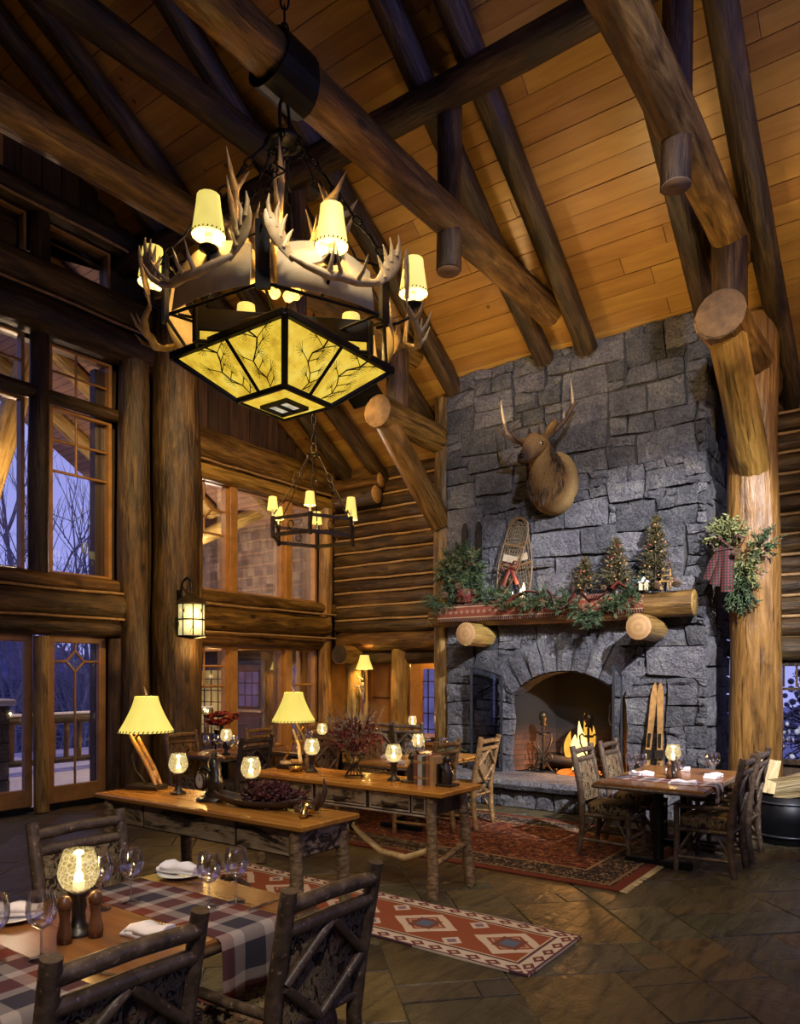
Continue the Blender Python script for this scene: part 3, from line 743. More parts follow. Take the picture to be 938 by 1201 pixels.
u = 0; k = 0
while u < 2.75:
    w_ = rnd.uniform(.2, .36); stone_piece('base_stone', [(u, .0), (u+w_, .0), (u+w_+rnd.uniform(-.04, .04), .23), (u+rnd.uniform(-.02, .02), .23)], frH, .06, STONE, hs, 500+k, rough=.035); u += w_; k += 1
# ================================================================== FIREPLACE DRESSING
def rv(rr): 
    while True:
        v = Vector((rr.uniform(-1, 1), rr.uniform(-1, 1), rr.uniform(-1, 1)))
        if .05 < v.length < 1: return v.normalized()
def blade(mb, p, d, L, w_, rr):
    s = d.cross(rv(rr)); s = s.normalized()*w_ if s.length > 1e-4 else Vector((w_, 0, 0))
    mb.add([p-s*.5, p+s*.5, p+d*L*.6+s*.5, p+d*L, p+d*L*.6-s*.5], [(0, 1, 2, 3, 4)])
def sprig(mb, p, d, L, n, nl, w_, rr, spread=.9):
    """an evergreen twig: a stem with needles along it"""
    d = d.normalized()
    mb.tube([p, p+d*L], [w_*.8, w_*.3], 4, False)
    for k in range(n):
        q = p + d*L*rr.uniform(.1, 1); e = (d*rr.uniform(.3, 1) + rv(rr)*spread).normalized(); blade(mb, q, e, nl*rr.uniform(.6, 1.2), w_, rr)
def bough(center, size, n, L, nl, w_, seed, bias=(0, 0, 0), per=16):
    rr = random.Random(seed); mb = MB(); c = Vector(center)
    for k in range(n):
        v = rv(rr); p = c + Vector((v.x*size[0], v.y*size[1], v.z*size[2]))*rr.uniform(.2, .85)
        sprig(mb, p, v + Vector(bias)*rr.uniform(.3, 1.2), L*rr.uniform(.6, 1.2), per, nl, w_, rr)
    return mb
def balls(center, size, n, r_, seed, surf=.75):
    rr = random.Random(seed); mb = MB()
    for k in range(n):
        v = rv(rr); f = rr.uniform(surf, 1.05); mb.ball((center[0]+v.x*size[0]*f, center[1]+v.y*size[1]*f, center[2]+v.z*size[2]*f), r_*rr.uniform(.7, 1.2), 6, 4)
    return mb
def cone_mb(c, r_, L, d=(0, 0, 1)):
    mb = MB(); d = Vector(d).normalized(); c = Vector(c); a = d.orthogonal().normalized(); b = d.cross(a)
    for k in range(7):
        t = k/6; q = r_*math.sin(.5+t*2.4)
        for i in range(7):
            an = 2*math.pi*(i/7 + k*.07); o = a*math.cos(an)+b*math.sin(an); p = c + d*L*t
            mb.add([p, p+o*q+d*.008+(a*math.sin(an)-b*math.cos(an))*-q*.35, p+o*q*1.1+d*.016, p+o*q+d*.008+(a*math.sin(an)-b*math.cos(an))*q*.35], [(0, 1, 2, 3)])
    mb.tube([c, c+d*L], [r_*.5, r_*.2], 6); return mb
def ribbon(pts, w_, th=.003, up=(0, 0, 1), twist=0):
    mb = MB(); rings = []; pts = [Vector(p) for p in pts]
    for k, p in enumerate(pts):
        t = (pts[min(k+1, len(pts)-1)]-pts[max(k-1, 0)]).normalized(); u = Vector(up); u = (u - t*u.dot(t)).normalized()
        u = Quaternion(t, twist*k) @ u; b = t.cross(u)
        rings.append([p+u*w_/2+b*th, p-u*w_/2+b*th, p-u*w_/2-b*th, p+u*w_/2-b*th])
    return mb.loft(rings, True, True)

# mantel log on two corbels
mt = empty('mantel', (-3.9, 8.6, 2.3), 0, label='peeled log mantel shelf resting on two round log corbels', cat='mantel')
log('shelf_log', (-5.66, 8.60, 2.44), (-2.2, 8.60, 2.44), .158, LOG, mt, .15, ends=(LOGP, LOGP), n=16)
for x in (-4.93, -2.7): log('corbel', (x, 8.22, 2.165), (x, 8.86, 2.165), .148, LOGP, mt, .15, ends=(CUT, None), n=16)
# woven runner over the mantel front
def m_kilim():
    g = G('mantel_kilim'); x, y, z = g.xyz(); n = g.noise(g.obj(rnd=False), 60, 3)
    d = (x.wrap(.085).abs()/.042 + (z - .055).wrap(.085).abs()/.042); c = g.mix(d.lt(.62), (.17, .045, .025), (.33, .20, .10)); c = g.mix(d.lt(.3), c, (.03, .03, .05))
    e = (z - .055).abs().gt(.075); q = x.wrap(.03).abs().lt(.008); c = g.mix(e, c, (.24, .10, .05)); c = g.mix(e*q, c, (.02, .018, .025)); c = g.mix((z-.055).abs().op('COMPARE', .072, .006), c, (.35, .24, .13))
    return g.pbr(c, .9, g.bump(n, .3, .004), spec=.1)
KILIM = m_kilim()
rings = []
for k in range(31):
    x = -5.5 + (5.5-2.72)*k/30; ring = []
    for i in range(9):
        a = R(100 - 155*i/8); rr_ = .166 + .003*math.sin(k*1.3+i)
        ring.append(Vector((x, 8.6 - math.cos(a-R(0))*rr_ if False else 8.6 - rr_*math.sin(R(90)-a) if False else 8.6 + rr_*math.cos(R(180)-R(100-190*i/8)+R(0))*1.0, 2.44 + rr_*math.sin(R(100-150*i/8)))))
    # follow the log round from its crest to low on its front
    ring = [Vector((x, 8.6 + .168*math.cos(R(85 + 130*i/8)), 2.44 + .168*math.sin(R(85 + 130*i/8)) + .004*math.sin(k*.9))) for i in range(9)]
    rings.append(ring)
mc = MB().loft(rings, False, True, False); mc.xf(Matrix.Translation((4.1, -8.43, -2.41)))
o = tag(ob('mantel_runner', mc, KILIM), 'rust red woven kilim strip draped over the mantel log', 'textile'); o.location = (-4.1, 8.43, 2.41)

# elk head
def m_elk():
    g = G('elk_fur'); x, y, z = g.xyz(); v = g.obj((6, 6, 1.2), False); n = g.noise(v, 14, 4, .6)
    t = (y*-1.0)
    c = g.ramp(t, (.0, (.50, .31, .11)), (.17, (.54, .34, .13)), (.27, (.27, .14, .045)), (.42, (.17, .085, .027)), (.60, (.32, .18, .06)), (.80, (.34, .20, .08)), (.92, (.07, .04, .025)))
    c = g.mix((z*-1.0 - .26)*4.0, c, (.06, .035, .015)); c = g.mix(g.fr(n, .35, .7, 0, .5), c, (.05, .025, .01))
    return g.pbr(c, .85, g.bump(n, .8, .02), spec=.15)
FUR = m_elk()
ek = empty('mounted_elk_head', (-3.93, 8.79, 4.05), 0, label='mounted elk head with wide dark antlers on the chimney stones', cat='elk head')
st = [((0, 0, 0), .30, .40), ((0, -.10, 0), .315, .405), ((0, -.2, .02), .295, .37), ((0, -.30, .08), .235, .30), ((0, -.38, .165), .18, .235), ((-.005, -.435, .26), .145, .19), ((-.012, -.475, .335), .14, .17), ((-.016, -.52, .38), .136, .15), ((-.016, -.60, .355), .132, .15), ((-.014, -.69, .295), .104, .128), ((-.012, -.79, .215), .078, .098), ((-.012, -.88, .145), .070, .08), ((-.012, -.945, .10), .06, .058), ((-.012, -.965, .085), .012, .012)]
rings = []
for k, (p, rx, rz) in enumerate(st):
    p = Vector(p); t = (Vector(st[min(k+1, len(st)-1)][0]) - Vector(st[max(k-1, 0)][0])).normalized()
    s = t.cross(Vector((0, 0, 1))).normalized(); u = s.cross(t)
    rings.append([p + s*math.cos(2*math.pi*i/20)*rx + u*math.sin(2*math.pi*i/20)*rz for i in range(20)])
ob('neck_and_head', MB().loft(rings), FUR, ek, local=True)
HD = Vector((-3.93, 8.79, 4.05))
def ear(p, q, r_): return MB().tube([Vector(p), Vector(p).lerp(Vector(q), .45), Vector(p).lerp(Vector(q), .8), Vector(q)], [r_*.5, r_, r_*.7, .004], 8, True, .4)
ob('ear', ear((-.10, -.52, .44), (-.34, -.56, .46), .085), FUR, ek, local=True); ob('ear', ear((.08, -.50, .45), (.24, -.52, .64), .09), FUR, ek, local=True)
DARKEYE = m_plain('eye_glass', (.01, .007, .005), .08)
ob('eye', MB().ball((.104, -.655, .345), .026), DARKEYE, ek, local=True); ob('eye', MB().ball((-.13, -.655, .345), .026), DARKEYE, ek, local=True)
for sx_ in (.101, -.127): ob('eye_ring', MB().ball((sx_, -.653, .343), .033, 10, 6, (.55, 1, .8)), TINE, ek, local=True)
ob('nose', MB().ball((-.012, -.958, .135), .05, 10, 6, (1, .6, .75)), DARKEYE, ek, local=True)
rr = random.Random(11); mane = MB()
for k in range(700):
    t = rr.uniform(0, 1); i = rr.uniform(0, 6.28); p0 = Vector((0, -.27, .06)).lerp(Vector((-.01, -.46, .30)), t); w0 = .25*(1-t)+.14*t; h0 = .30*(1-t)+.17*t
    p = p0 + Vector((math.cos(i)*w0, -abs(math.sin(i))*w0*.5, math.sin(i)*h0)); blade(mane, p, Vector((rr.uniform(-.2, .2)+.1*math.cos(i), -.25, -1)).normalized(), rr.uniform(.08, .17), .012, rr)
ob('mane', mane, m_plain('mane_hair', (.055, .028, .012), .8, var=.5, sc=20), ek, local=True)['kind'] = 'stuff'
def antl(parent, pts, r0, r1, off=Vector((0, 0, 0)), mat=ANTLERD, tip=None):
    m = len(pts); mb = MB().tube([Vector(p)+off for p in pts], [r0 + (r1-r0)*k/(m-1) for k in range(m)], 8)
    o = ob('antler_beam', mb, mat, parent)
    if tip: ob('antler_tine', MB().tube([Vector(p)+off for p in tip], [r0*.75, r0*.5, .004] if len(tip) == 3 else [r0*.75, .004], 7), TINE, parent)
antl(ek, [(-3.86, 8.28, 4.44), (-3.836, 8.31, 4.512), (-3.772, 8.36, 4.591), (-3.686, 8.43, 4.688), (-3.636, 8.48, 4.794), (-3.601, 8.51, 4.891), (-3.56, 8.53, 4.94)], .042, .024)
ob('antler_tine', MB().tube([(-3.593, 8.514, 4.92), (-3.598, 8.50, 5.059), (-3.605, 8.48, 5.218)], [.02, .015, .004], 7), TINE, ek)
ob('antler_tine', MB().tube([(-3.68, 8.44, 4.70), (-3.655, 8.40, 4.812)], [.016, .004], 7), TINE, ek)
antl(ek, [(-3.99, 8.30, 4.47), (-4.03, 8.22, 4.45), (-4.08, 8.14, 4.44), (-4.153, 8.04, 4.47), (-4.21, 8.0, 4.55), (-4.235, 7.98, 4.66)], .042, .026)
ob('antler_tine', MB().tube([(-4.235, 7.98, 4.65), (-4.252, 7.95, 4.79), (-4.262, 7.93, 4.93)], [.02, .015, .004], 7), TINE, ek)
ob('antler_tine', MB().tube([(-4.20, 8.0, 4.53), (-4.15, 8.05, 4.63), (-4.09, 8.1, 4.70)], [.018, .013, .004], 7), ANTLERD, ek)
for pp in ([(-3.87, 8.25, 4.45), (-3.86, 8.14, 4.52), (-3.84, 8.08, 4.66)], [(-3.98, 8.28, 4.47), (-3.97, 8.14, 4.50), (-3.96, 8.08, 4.63)], [(-4.03, 8.13, 4.42), (-4.09, 7.99, 4.47), (-4.10, 7.92, 4.57)], [(-4.12, 8.06, 4.45), (-4.2, 7.9, 4.50), (-4.26, 7.82, 4.60)]):
    ob('antler_tine', MB().tube(pp, [.022, .016, .004], 7), ANTLERD, ek)

# fire, logs, andirons
GR = 'wrought iron andirons'
def andiron(x, lb):
    e = empty('andiron', (x, 8.92, .362), 0, label=lb, cat='andiron', group=GR)
    L_ = [('shaft', MB().tube([(0, 0, .05), (0, 0, .30), (0, 0, .62)], [.02, .014, .018], 8), BRONZE), ('ring_collar', MB().torus((0, 0, .5), .05, .014, 14, 6), BRONZE),
          ('finial', MB().lathe([(.001, .60), (.05, .62), (.03, .66), (.055, .70), (.062, .745), (.04, .79), (.001, .80)], 12), BRONZE), ('log_bar', MB().box((0, .27, .09), (.03, .55, .03)), BRONZE), ('rear_foot', MB().box((0, .52, .045), (.03, .03, .09)), BRONZE)]
    for s in (-1, 1):
        hp = [(s*.01, 0, .24), (s*.07, 0, .32), (s*.11, 0, .42), (s*.115, 0, .50), (s*.08, 0, .53), (s*.055, 0, .50)]
        L_.append(('heart_scroll', MB().tube(hp, .013, 6), BRONZE))
        L_.append(('curl', MB().torus((s*.075, 0, .20), .045, .012, 14, 6, 'Y'), BRONZE))
        L_.append(('foot_scroll', MB().tube([(0, 0, .14), (s*.05, -.01, .12), (s*.12, -.02, .04), (s*.17, -.02, .012), (s*.2, -.02, .03), (s*.19, -.02, .06), (s*.165, -.02, .05)], .013, 6), BRONZE))
    pieces(e, L_)
andiron(-4.17, 'ornate iron andiron with heart scrolls on the hinged glass door side of the fire'); andiron(-3.56, 'ornate iron andiron half hidden behind the chair and the flames')
for k, (p, q, r_, lb) in enumerate((((-4.25, 9.22, .53), (-3.42, 9.26, .53), .07, 'charred fire log resting across the back of the andirons'), ((-4.15, 9.08, .52), (-3.5, 9.06, .52), .06, 'charred fire log lying at the front of the andirons'), ((-4.0, 9.1, .635), (-3.55, 9.2, .645), .055, 'burning top log propped over the two lower logs'))):
    tag(log('fire_log', p, q, r_, SOOT if k else LOGD), lb, 'fire log', 'logs on the fire')
FLC = m_emit('flame_core', (1.0, .74, .26), 2.6, .3, 9); FLO = m_emit('flame_tongue', (1.0, .46, .06), 1.5, .45, 9)
fe = empty('fire', (-3.78, 9.14, .55), 0, label='leaping yellow flames burning between the andirons', cat='fire')
rr = random.Random(4)
for (x, y, z, h_, r_, m_) in ((-3.78, 9.10, .56, .36, .115, FLC), (-3.66, 9.15, .58, .62, .08, FLO), (-3.88, 9.10, .56, .40, .085, FLO), (-3.70, 9.06, .58, .52, .075, FLC), (-3.9, 9.14, .55, .20, .05, FLC), (-3.58, 9.12, .56, .24, .05, FLO), (-3.69, 9.1, .57, .38, .06, FLC), (-3.62, 9.18, .60, .44, .05, FLO), (-3.78, 9.05, .44, .12, .06, FLC)):
    ph = rr.uniform(0, 6); pts = []; rs = []
    for k in range(9):
        t = k/8; pts.append((x + .035*math.sin(ph+t*4)*t, y + .02*math.cos(ph+t*3)*t, z-.06+h_*t)); rs.append(r_*math.sin(.35+t*2.75)*(1-.5*t)+.002)
    ob('flame', MB().tube(pts, rs, 8), m_, fe)
ob('ember_bed', MB().lathe([(.30, 0), (.26, .03), (.12, .05), (.001, .055)], 16, (-3.75, 9.1, .365)), EMBER, fe)
light('firelight', 'POINT', (-3.74, 9.0, .72), 60, (1.0, .42, .10), size=.15)
# hinged glass fire doors
def fire_door(name, lb, hinge, ang_):
    e = empty(name, hinge, ang_, label=lb, cat='fire door', group='hinged fireplace doors')
    W_ = .46; zt = [1.22, 1.29, 1.33, 1.35]
    L_ = [('stile', MB().box((.015, 0, .62), (.03, .025, 1.24)), IRONG), ('stile', MB().box((W_-.015, 0, .68), (.03, .025, 1.36)), IRONG), ('bottom_rail', MB().box((W_/2, 0, .02), (W_, .025, .04)), IRONG)]
    L_.append(('arched_top_rail', MB().tube([(W_*k/6, 0, 1.24+.12*math.sin(math.pi/2*k/6)) for k in range(7)], .016, 6), IRONG))
    L_.append(('handle', MB().tube([(W_-.03, -.02, .95), (W_-.03, -.05, .92), (W_-.03, -.05, .72), (W_-.03, -.02, .69)], .008, 6), IRON)); L_.append(('latch_bar', MB().tube([(.06, -.02, 1.16), (.36, -.03, 1.02)], .012, 6), IRON))
    L_.append(('pane', MB().prism([(.02, .03), (W_-.02, .03), (W_-.02, 1.35), (W_*.5, 1.32), (.02, 1.23)], -.003, .003, 'Y'), FGLASS))
    pieces(e, L_)
fire_door('fire_door', 'arched grey steel fire door with smoked glass folded back flat on the stones', (-4.63, 8.66, .37), R(186)); fire_door('fire_door', 'arched steel fire door swung out edge-on at the arch jamb', (-3.06, 8.70, .37), R(-82))

# mantel dressing -------------------------------------------------------
def little_tree(x, h_, r_, lb, seed):
    e = empty('tabletop_tree', (x, 8.58, 2.598), 0, label=lb, cat='tree', group='little trees on the mantel')
    rr = random.Random(seed); mb = MB()
    for k in range(int(150*h_/.5)):
        t = rr.random()**.8; a = rr.uniform(0, 6.28); q = r_*(1-t)**.8*rr.uniform(.3, 1)
        p = Vector((math.cos(a)*q*.3, math.sin(a)*q*.3, .06+t*(h_-.08))); sprig(mb, p, Vector((math.cos(a), math.sin(a), .35)), q*.9+.02, 7, .045, .009, rr)
    bs = MB(); gb = MB()
    for k in range(int(46*h_/.5)):
        t = rr.random(); a = rr.uniform(0, 6.28); q = r_*(1-t)**.8*rr.uniform(.7, 1.05); (bs if k % 3 else gb).ball((math.cos(a)*q, math.sin(a)*q, .07+t*(h_-.1)), .011, 6, 4)
    f_ = ob('foliage', mb, TREEG, e, local=True); f_['kind'] = 'stuff'
    for nm_, b_, m_ in (('gold_berries', bs, GOLDB), ('red_berries', gb, BERRY)): ob(nm_, b_, m_, e, local=True)['kind'] = 'stuff'
    pieces(e, [('trunk', MB().tube([(0, 0, 0), (0, 0, h_)], [.014, .004], 6), LOGD),  ('foot', MB().lathe([(.05, 0), (.05, .02), (.02, .06)], 10), DARKW)])
little_tree(-3.47, .46, .19, 'smallest of the little berry trees, beside the garland bow on the mantel', 1); little_tree(-3.08, .66, .22, 'middle-sized little berry tree on the mantel', 2); little_tree(-2.62, .86, .24, 'tallest little berry tree at the bare end of the mantel', 3)
gl = empty('mantel_garland', (-3.6, 8.45, 2.45), 0, label='pine garland with burgundy ribbon swagged along the mantel front', cat='garland')
mb = MB(); rr = random.Random(9)
path = [(-4.5, 8.44, 2.60), (-4.35, 8.40, 2.56), (-4.15, 8.40, 2.52), (-4.0, 8.42, 2.60), (-3.8, 8.40, 2.56), (-3.62, 8.38, 2.50), (-3.45, 8.38, 2.40), (-3.30, 8.38, 2.30), (-3.15, 8.38, 2.36), (-3.0, 8.40, 2.48), (-2.88, 8.42, 2.58), (-2.7, 8.5, 2.64)]
for p, q in zip(path, path[1:]):
    for k in range(17):
        c_ = Vector(p).lerp(Vector(q), rr.random()); d = Vector((rr.uniform(-1, 1), rr.uniform(-1.0, .1), rr.uniform(-.9, .8))); sprig(mb, c_, d, rr.uniform(.10, .20), 24, .065, .007, rr, .6)
f_ = ob('pine_sprigs', mb, PINEEDLE, gl); f_['kind'] = 'stuff'
for pts in ([(-4.4, 8.34, 2.50), (-4.28, 8.30, 2.60), (-4.1, 8.30, 2.66), (-3.95, 8.31, 2.64)], [(-3.84, 8.32, 2.66), (-3.76, 8.28, 2.58), (-3.72, 8.27, 2.46), (-3.64, 8.28, 2.42), (-3.54, 8.28, 2.50), (-3.48, 8.30, 2.6)], [(-3.4, 8.30, 2.6), (-3.3, 8.27, 2.5), (-3.18, 8.27, 2.52), (-3.08, 8.3, 2.6)], [(-3.02, 8.3, 2.62), (-2.95, 8.28, 2.68), (-2.86, 8.30, 2.62)]):
    ob('ribbon', ribbon(pts, .07, .003, (.3, -.6, .7), .25), RIBBON, gl)
for p in ((-3.93, 8.34, 2.5), (-4.18, 8.32, 2.48), (-3.36, 8.30, 2.36), (-3.16, 8.34, 2.62)): ob('pine_cone', cone_mb(p, .032, .075, (.5, -.6, .4)), CONE, gl)
# basket of evergreens at the other end of the mantel
bk = empty('evergreen_basket', (-5.2, 8.55, 2.598), 0, label='red basket overflowing with evergreens at the column end of the mantel', cat='arrangement')
ob('basket', MB().lathe([(.11, .0), (.15, .08), (.17, .17), (.15, .17), (.10, .02)], 16, (-5.14, 8.56, 2.598)), RIBBON, bk)
f_ = ob('greenery', bough((-5.16, 8.5, 3.0), (.33, .2, .36), 190, .17, .08, .009, 6, (0, -.3, .1)), PINEEDLE, bk); f_['kind'] = 'stuff'
f_ = ob('cedar_tips', bough((-5.16, 8.46, 3.02), (.33, .19, .33), 80, .13, .06, .009, 7, (-.2, -.3, .2)), CEDAR, bk); f_['kind'] = 'stuff'
f_ = ob('hanging_sprigs', bough((-5.45, 8.42, 2.62), (.22, .12, .10), 40, .13, .06, .008, 8, (-.2, -.5, -.3)), PINEEDLE, bk); f_['kind'] = 'stuff'
f_ = ob('shelf_sprigs', bough((-4.78, 8.5, 2.68), (.2, .1, .07), 36, .11, .06, .007, 12, (.2, -.4, .2)), PINEEDLE, bk); f_['kind'] = 'stuff'
ob('red_berries', balls((-5.2, 8.40, 2.98), (.28, .16, .30), 30, .013, 4), BERRY, bk)['kind'] = 'stuff'
for p in ((-5.3, 8.34, 2.68), (-4.98, 8.33, 2.70), (-5.08, 8.31, 2.78)): ob('pine_cone', cone_mb(p, .04, .09, (.2, -.9, .2)), CONE, bk)
# two old skis upright behind it
for x, lb in ((-5.24, 'dark old ski standing upright behind the evergreen basket, tip over the column side'), (-5.02, 'dark old ski standing upright behind the evergreen basket, next to the snowshoes')):
    e = empty('old_ski', (x, 8.72, 2.6), 0, label=lb, cat='ski', group='old skis behind the basket')
    pieces(e, [('board', MB().prism([(-.04, 0), (.04, 0), (.042, 1.02), (.02, 1.09), (0, 1.11), (-.02, 1.09), (-.042, 1.02)], -.012, .012, 'Y'), DARKW), ('tip_cap', MB().ball((0, 0, 1.11), .013, 6, 4), TINE)])
# snowshoes
def snowshoe(loc, tilt, lb, H_=1.12, W_=.15):
    e = empty('snowshoe', loc, 0, label=lb, cat='snowshoe', group='crossed snowshoes on the mantel'); e.rotation_euler = (R(-4), tilt, 0)
    def hw(t): return W_*math.sin(min(1, t*1.9+.02)*math.pi/2)*(1 if t < .75 else math.sqrt(max(0, 1-((t-.75)/.25)**2))*.999+.001)
    lft = [(-hw(k/24), 0, k/24*H_) for k in range(25)]; rgt = [(hw(k/24), 0, k/24*H_) for k in range(25)]
    L_ = [('bent_frame', MB().tube(lft + rgt[::-1][1:], .011, 6), SHOEW), ('crossbar', MB().box((0, 0, H_*.42), (hw(.42)*2, .02, .025)), SHOEW), ('crossbar', MB().box((0, 0, H_*.66), (hw(.66)*2, .02, .025)), SHOEW)]
    nb_ = MB()
    for k in range(1, 22):
        t = k/22; a = hw(t)
        if .45 < t < .5: continue
        nb_.tube([(-a, 0, t*H_), (a, 0, (t+.04)*H_)], .003, 3, False); nb_.tube([(a, 0, t*H_), (-a, 0, (t+.04)*H_)], .003, 3, False)
    for k in range(-3, 4): nb_.tube([(k*W_/4, 0, .1*H_+abs(k)*.08), (k*W_/4, 0, .95*H_-abs(k)*.03)], .003, 3, False)
    L_.append(('rawhide_webbing', nb_, m_rawhide)); L_.append(('binding', MB().box((0, -.014, H_*.5), (.2, .006, .09)), TINE)); pieces(e, L_)
m_rawhide = m_plain('rawhide', (.20, .14, .07), .6, var=.3); SHOEW = m_plain('snowshoe_ash', (.16, .09, .035), .5, var=.3)
snowshoe((-4.66, 8.60, 2.6), R(16), 'rawhide snowshoe leaning towards the elk head on the mantel'); snowshoe((-4.28, 8.67, 2.6), R(-11), 'rawhide snowshoe crossed behind the other one on the mantel')
bw_ = empty('ribbon_bow', (-4.38, 8.54, 2.95), 0, label='dark red bow tied where the two snowshoes cross', cat='bow')
for s in (-1, 1):
    ob('bow_loop', ribbon([(-4.42, 8.50, 3.02), (-4.42+s*.06, 8.47, 3.08), (-4.42+s*.12, 8.46, 3.05), (-4.42+s*.09, 8.47, 2.98), (-4.42, 8.50, 3.01)], .05, .003, (0, 1, .2)), RIBBON, bw_)
    ob('bow_tail', ribbon([(-4.42, 8.5, 3.01), (-4.42+s*.05, 8.47, 2.9), (-4.42+s*.10, 8.47, 2.78)], .05, .003, (1, .2, 0)), RIBBON, bw_)
def candle(x, y, h_, lb):
    e = empty('pillar_candle', (x, y, 2.6), 0, label=lb, cat='candle', group='candles on the mantel')
    pieces(e, [('wax', MB().lathe([(.022, 0), (.022, h_), (.016, h_-.004), (.001, h_-.006)], 12), WAX), ('wick', MB().tube([(0, 0, h_-.006), (0, 0, h_+.012)], .002, 4), SOOT), ('flame', MB().tube([(0, 0, h_+.004), (0, 0, h_+.016), (0, 0, h_+.03), (0, 0, h_+.045)], [.004, .008, .006, .001], 8), CANDLEF)])
candle(-4.40, 8.5, .05, 'shortest lit candle on the mantel'); candle(-4.30, 8.53, .08, 'middle lit candle behind the tall one on the mantel'); candle(-4.24, 8.49, .15, 'tallest lit ivory candle on the mantel')
light('candlelight', 'POINT', (-4.28, 8.40, 2.80), 2.5, AMBER, size=.03)
# twig chair figurine, cabin and cones at the bare end
e = empty('twig_chair_figurine', (-2.50, 8.52, 2.598), 0, label='tiny yellow twig chair figurine near the bare mantel end', cat='figurine')
for (x, y, h_) in ((-.04, -.03, .09), (.04, -.03, .09), (-.045, .04, .24), (.045, .04, .24)): ob('leg', MB().tube([(x, y, 0), (x, y*1.1, h_)], .008, 6), GOLDB, e, local=True)
pieces(e, [('seat', MB().box((0, 0, .09), (.10, .09, .014)), GOLDB), ('top_rail', MB().tube([(-.05, .042, .22), (.05, .042, .22)], .007, 6), GOLDB), ('rail', MB().tube([(-.05, .042, .16), (.05, .042, .16)], .007, 6), GOLDB)])
e = empty('cabin_figurine', (-2.72, 8.46, 2.598), .3, label='tiny pale cabin ornament beside the twig chair figurine', cat='figurine')
pieces(e, [('walls', MB().box((0, 0, .045), (.10, .08, .09)), PARCH), ('roof', MB().prism([(-.065, .085), (.065, .085), (0, .15)], -.05, .05, 'Y'), LINEN), ('door', MB().box((0, -.042, .03), (.02, .006, .06)), DARKW)])
for (x, lb) in ((-2.62, 'pine cone lying in front of the tallest little tree'), (-2.40, 'pine cone lying next to the pale cut end of the mantel')):
    tag(ob('pine_cone', cone_mb((0, 0, 0), .045, .10, (1, -.3, .1)), CONE, loc=(x, 8.46, 2.64)), lb, 'pine cone', 'cones on the mantel')
# antique skis leaning beside the hearth
for k, (x, lb) in enumerate(((-2.74, 'worn wooden ski with leather binding leaning on the chimney, arch side'), (-2.57, 'worn wooden ski with leather binding leaning on the chimney, column side'))):
    e = empty('wooden_ski', (x, 8.56, .365), 0, label=lb, cat='ski', group='wooden skis by the hearth'); e.rotation_euler = (R(-9), R(3.2-5.4*k), 0)
    pieces(e, [('board', MB().prism([(-.036, 0), (.036, 0), (.029, .5), (.036, 1.05), (.02, 1.16), (0, 1.2), (-.02, 1.16), (-.036, 1.05), (-.029, .5)], -.012, .012, 'Y'), BROWNW), ('toe_binding', MB().box((0, -.028, .36), (.09, .035, .10)), DARKW), ('heel_strap', MB().torus((0, -.05, .29), .045, .006, 12, 5, 'X'), DARKW), ('metal_plate', MB().box((0, -.016, .52), (.035, .01, .16)), STEEL)])
# fern in a pot beside the hearth
e = empty('potted_fern', (-5.15, 8.02, 0), 0, label='small potted fern on the floor by the hearth end', cat='plant')
pot = MB().lathe([(.12, 0), (.16, .3), (.18, .34), (.15, .34), (.13, .30), (.001, .29)], 16)
fn = MB(); rr = random.Random(5)
for k in range(22):
    a = rr.uniform(0, 6.28); L_ = rr.uniform(.25, .4); pts = [Vector((math.cos(a)*L_*t*.8, math.sin(a)*L_*t*.8, .33+.32*math.sin(t*2.0)*L_/.35)) for t in (0, .25, .5, .75, 1)]
    for p, q in zip(pts, pts[1:]):
        for j in range(5):
            c_ = p.lerp(q, j/5); blade(fn, c_, (Vector((-math.sin(a), math.cos(a), .1))+(q-p).normalized()*.4).normalized(), .06, .016, rr); blade(fn, c_, (Vector((math.sin(a), -math.cos(a), .1))+(q-p).normalized()*.4).normalized(), .06, .016, rr)
pieces(e, [('pot', pot, DARKW), ('fronds', fn, PINEEDLE)])
# firewood barrel beyond the table
e = empty('firewood_barrel', (-1.22, 8.16, 0), 0, label='black barrel filled with split firewood beside the golden column', cat='barrel')
pieces(e, [('tub', MB().lathe([(.27, 0), (.30, .22), (.29, .46), (.27, .46), (.28, .22), (.001, .10)], 22), IRON), ('hoop', MB().torus((0, 0, .40), .295, .012, 24, 6), IRONG), ('hoop', MB().torus((0, 0, .08), .285, .012, 24, 6), IRONG)])
SPLIT = m_log('split_wood', (.20, .12, .05), (.42, .29, .15), (.55, .42, .26), .7, .7)
for k, (p, q, w_, lb) in enumerate((((-1.40, 8.0, .47), (-1.36, 8.14, .78), .12, 'pale split log standing on end in the firewood barrel'), ((-1.42, 8.10, .50), (-1.0, 7.98, .60), .11, 'pale split log lying across the barrel rim'), ((-1.28, 8.30, .50), (-.96, 8.2, .62), .12, 'split log at the back of the firewood barrel'))):
    d = Vector(q)-Vector(p); o = tag(ob('firewood_log', MB().prism([(-w_, -.05), (w_*.9, -.06), (w_*.75, .035), (0, w_*.75), (-w_*.75, .05)], 0, d.length, 'Z'), SPLIT), lb, 'firewood', 'split firewood in the barrel')
    o.rotation_mode = 'QUATERNION'; o.rotation_quaternion = Vector((0, 0, 1)).rotation_difference(d.normalized()); o.location = p
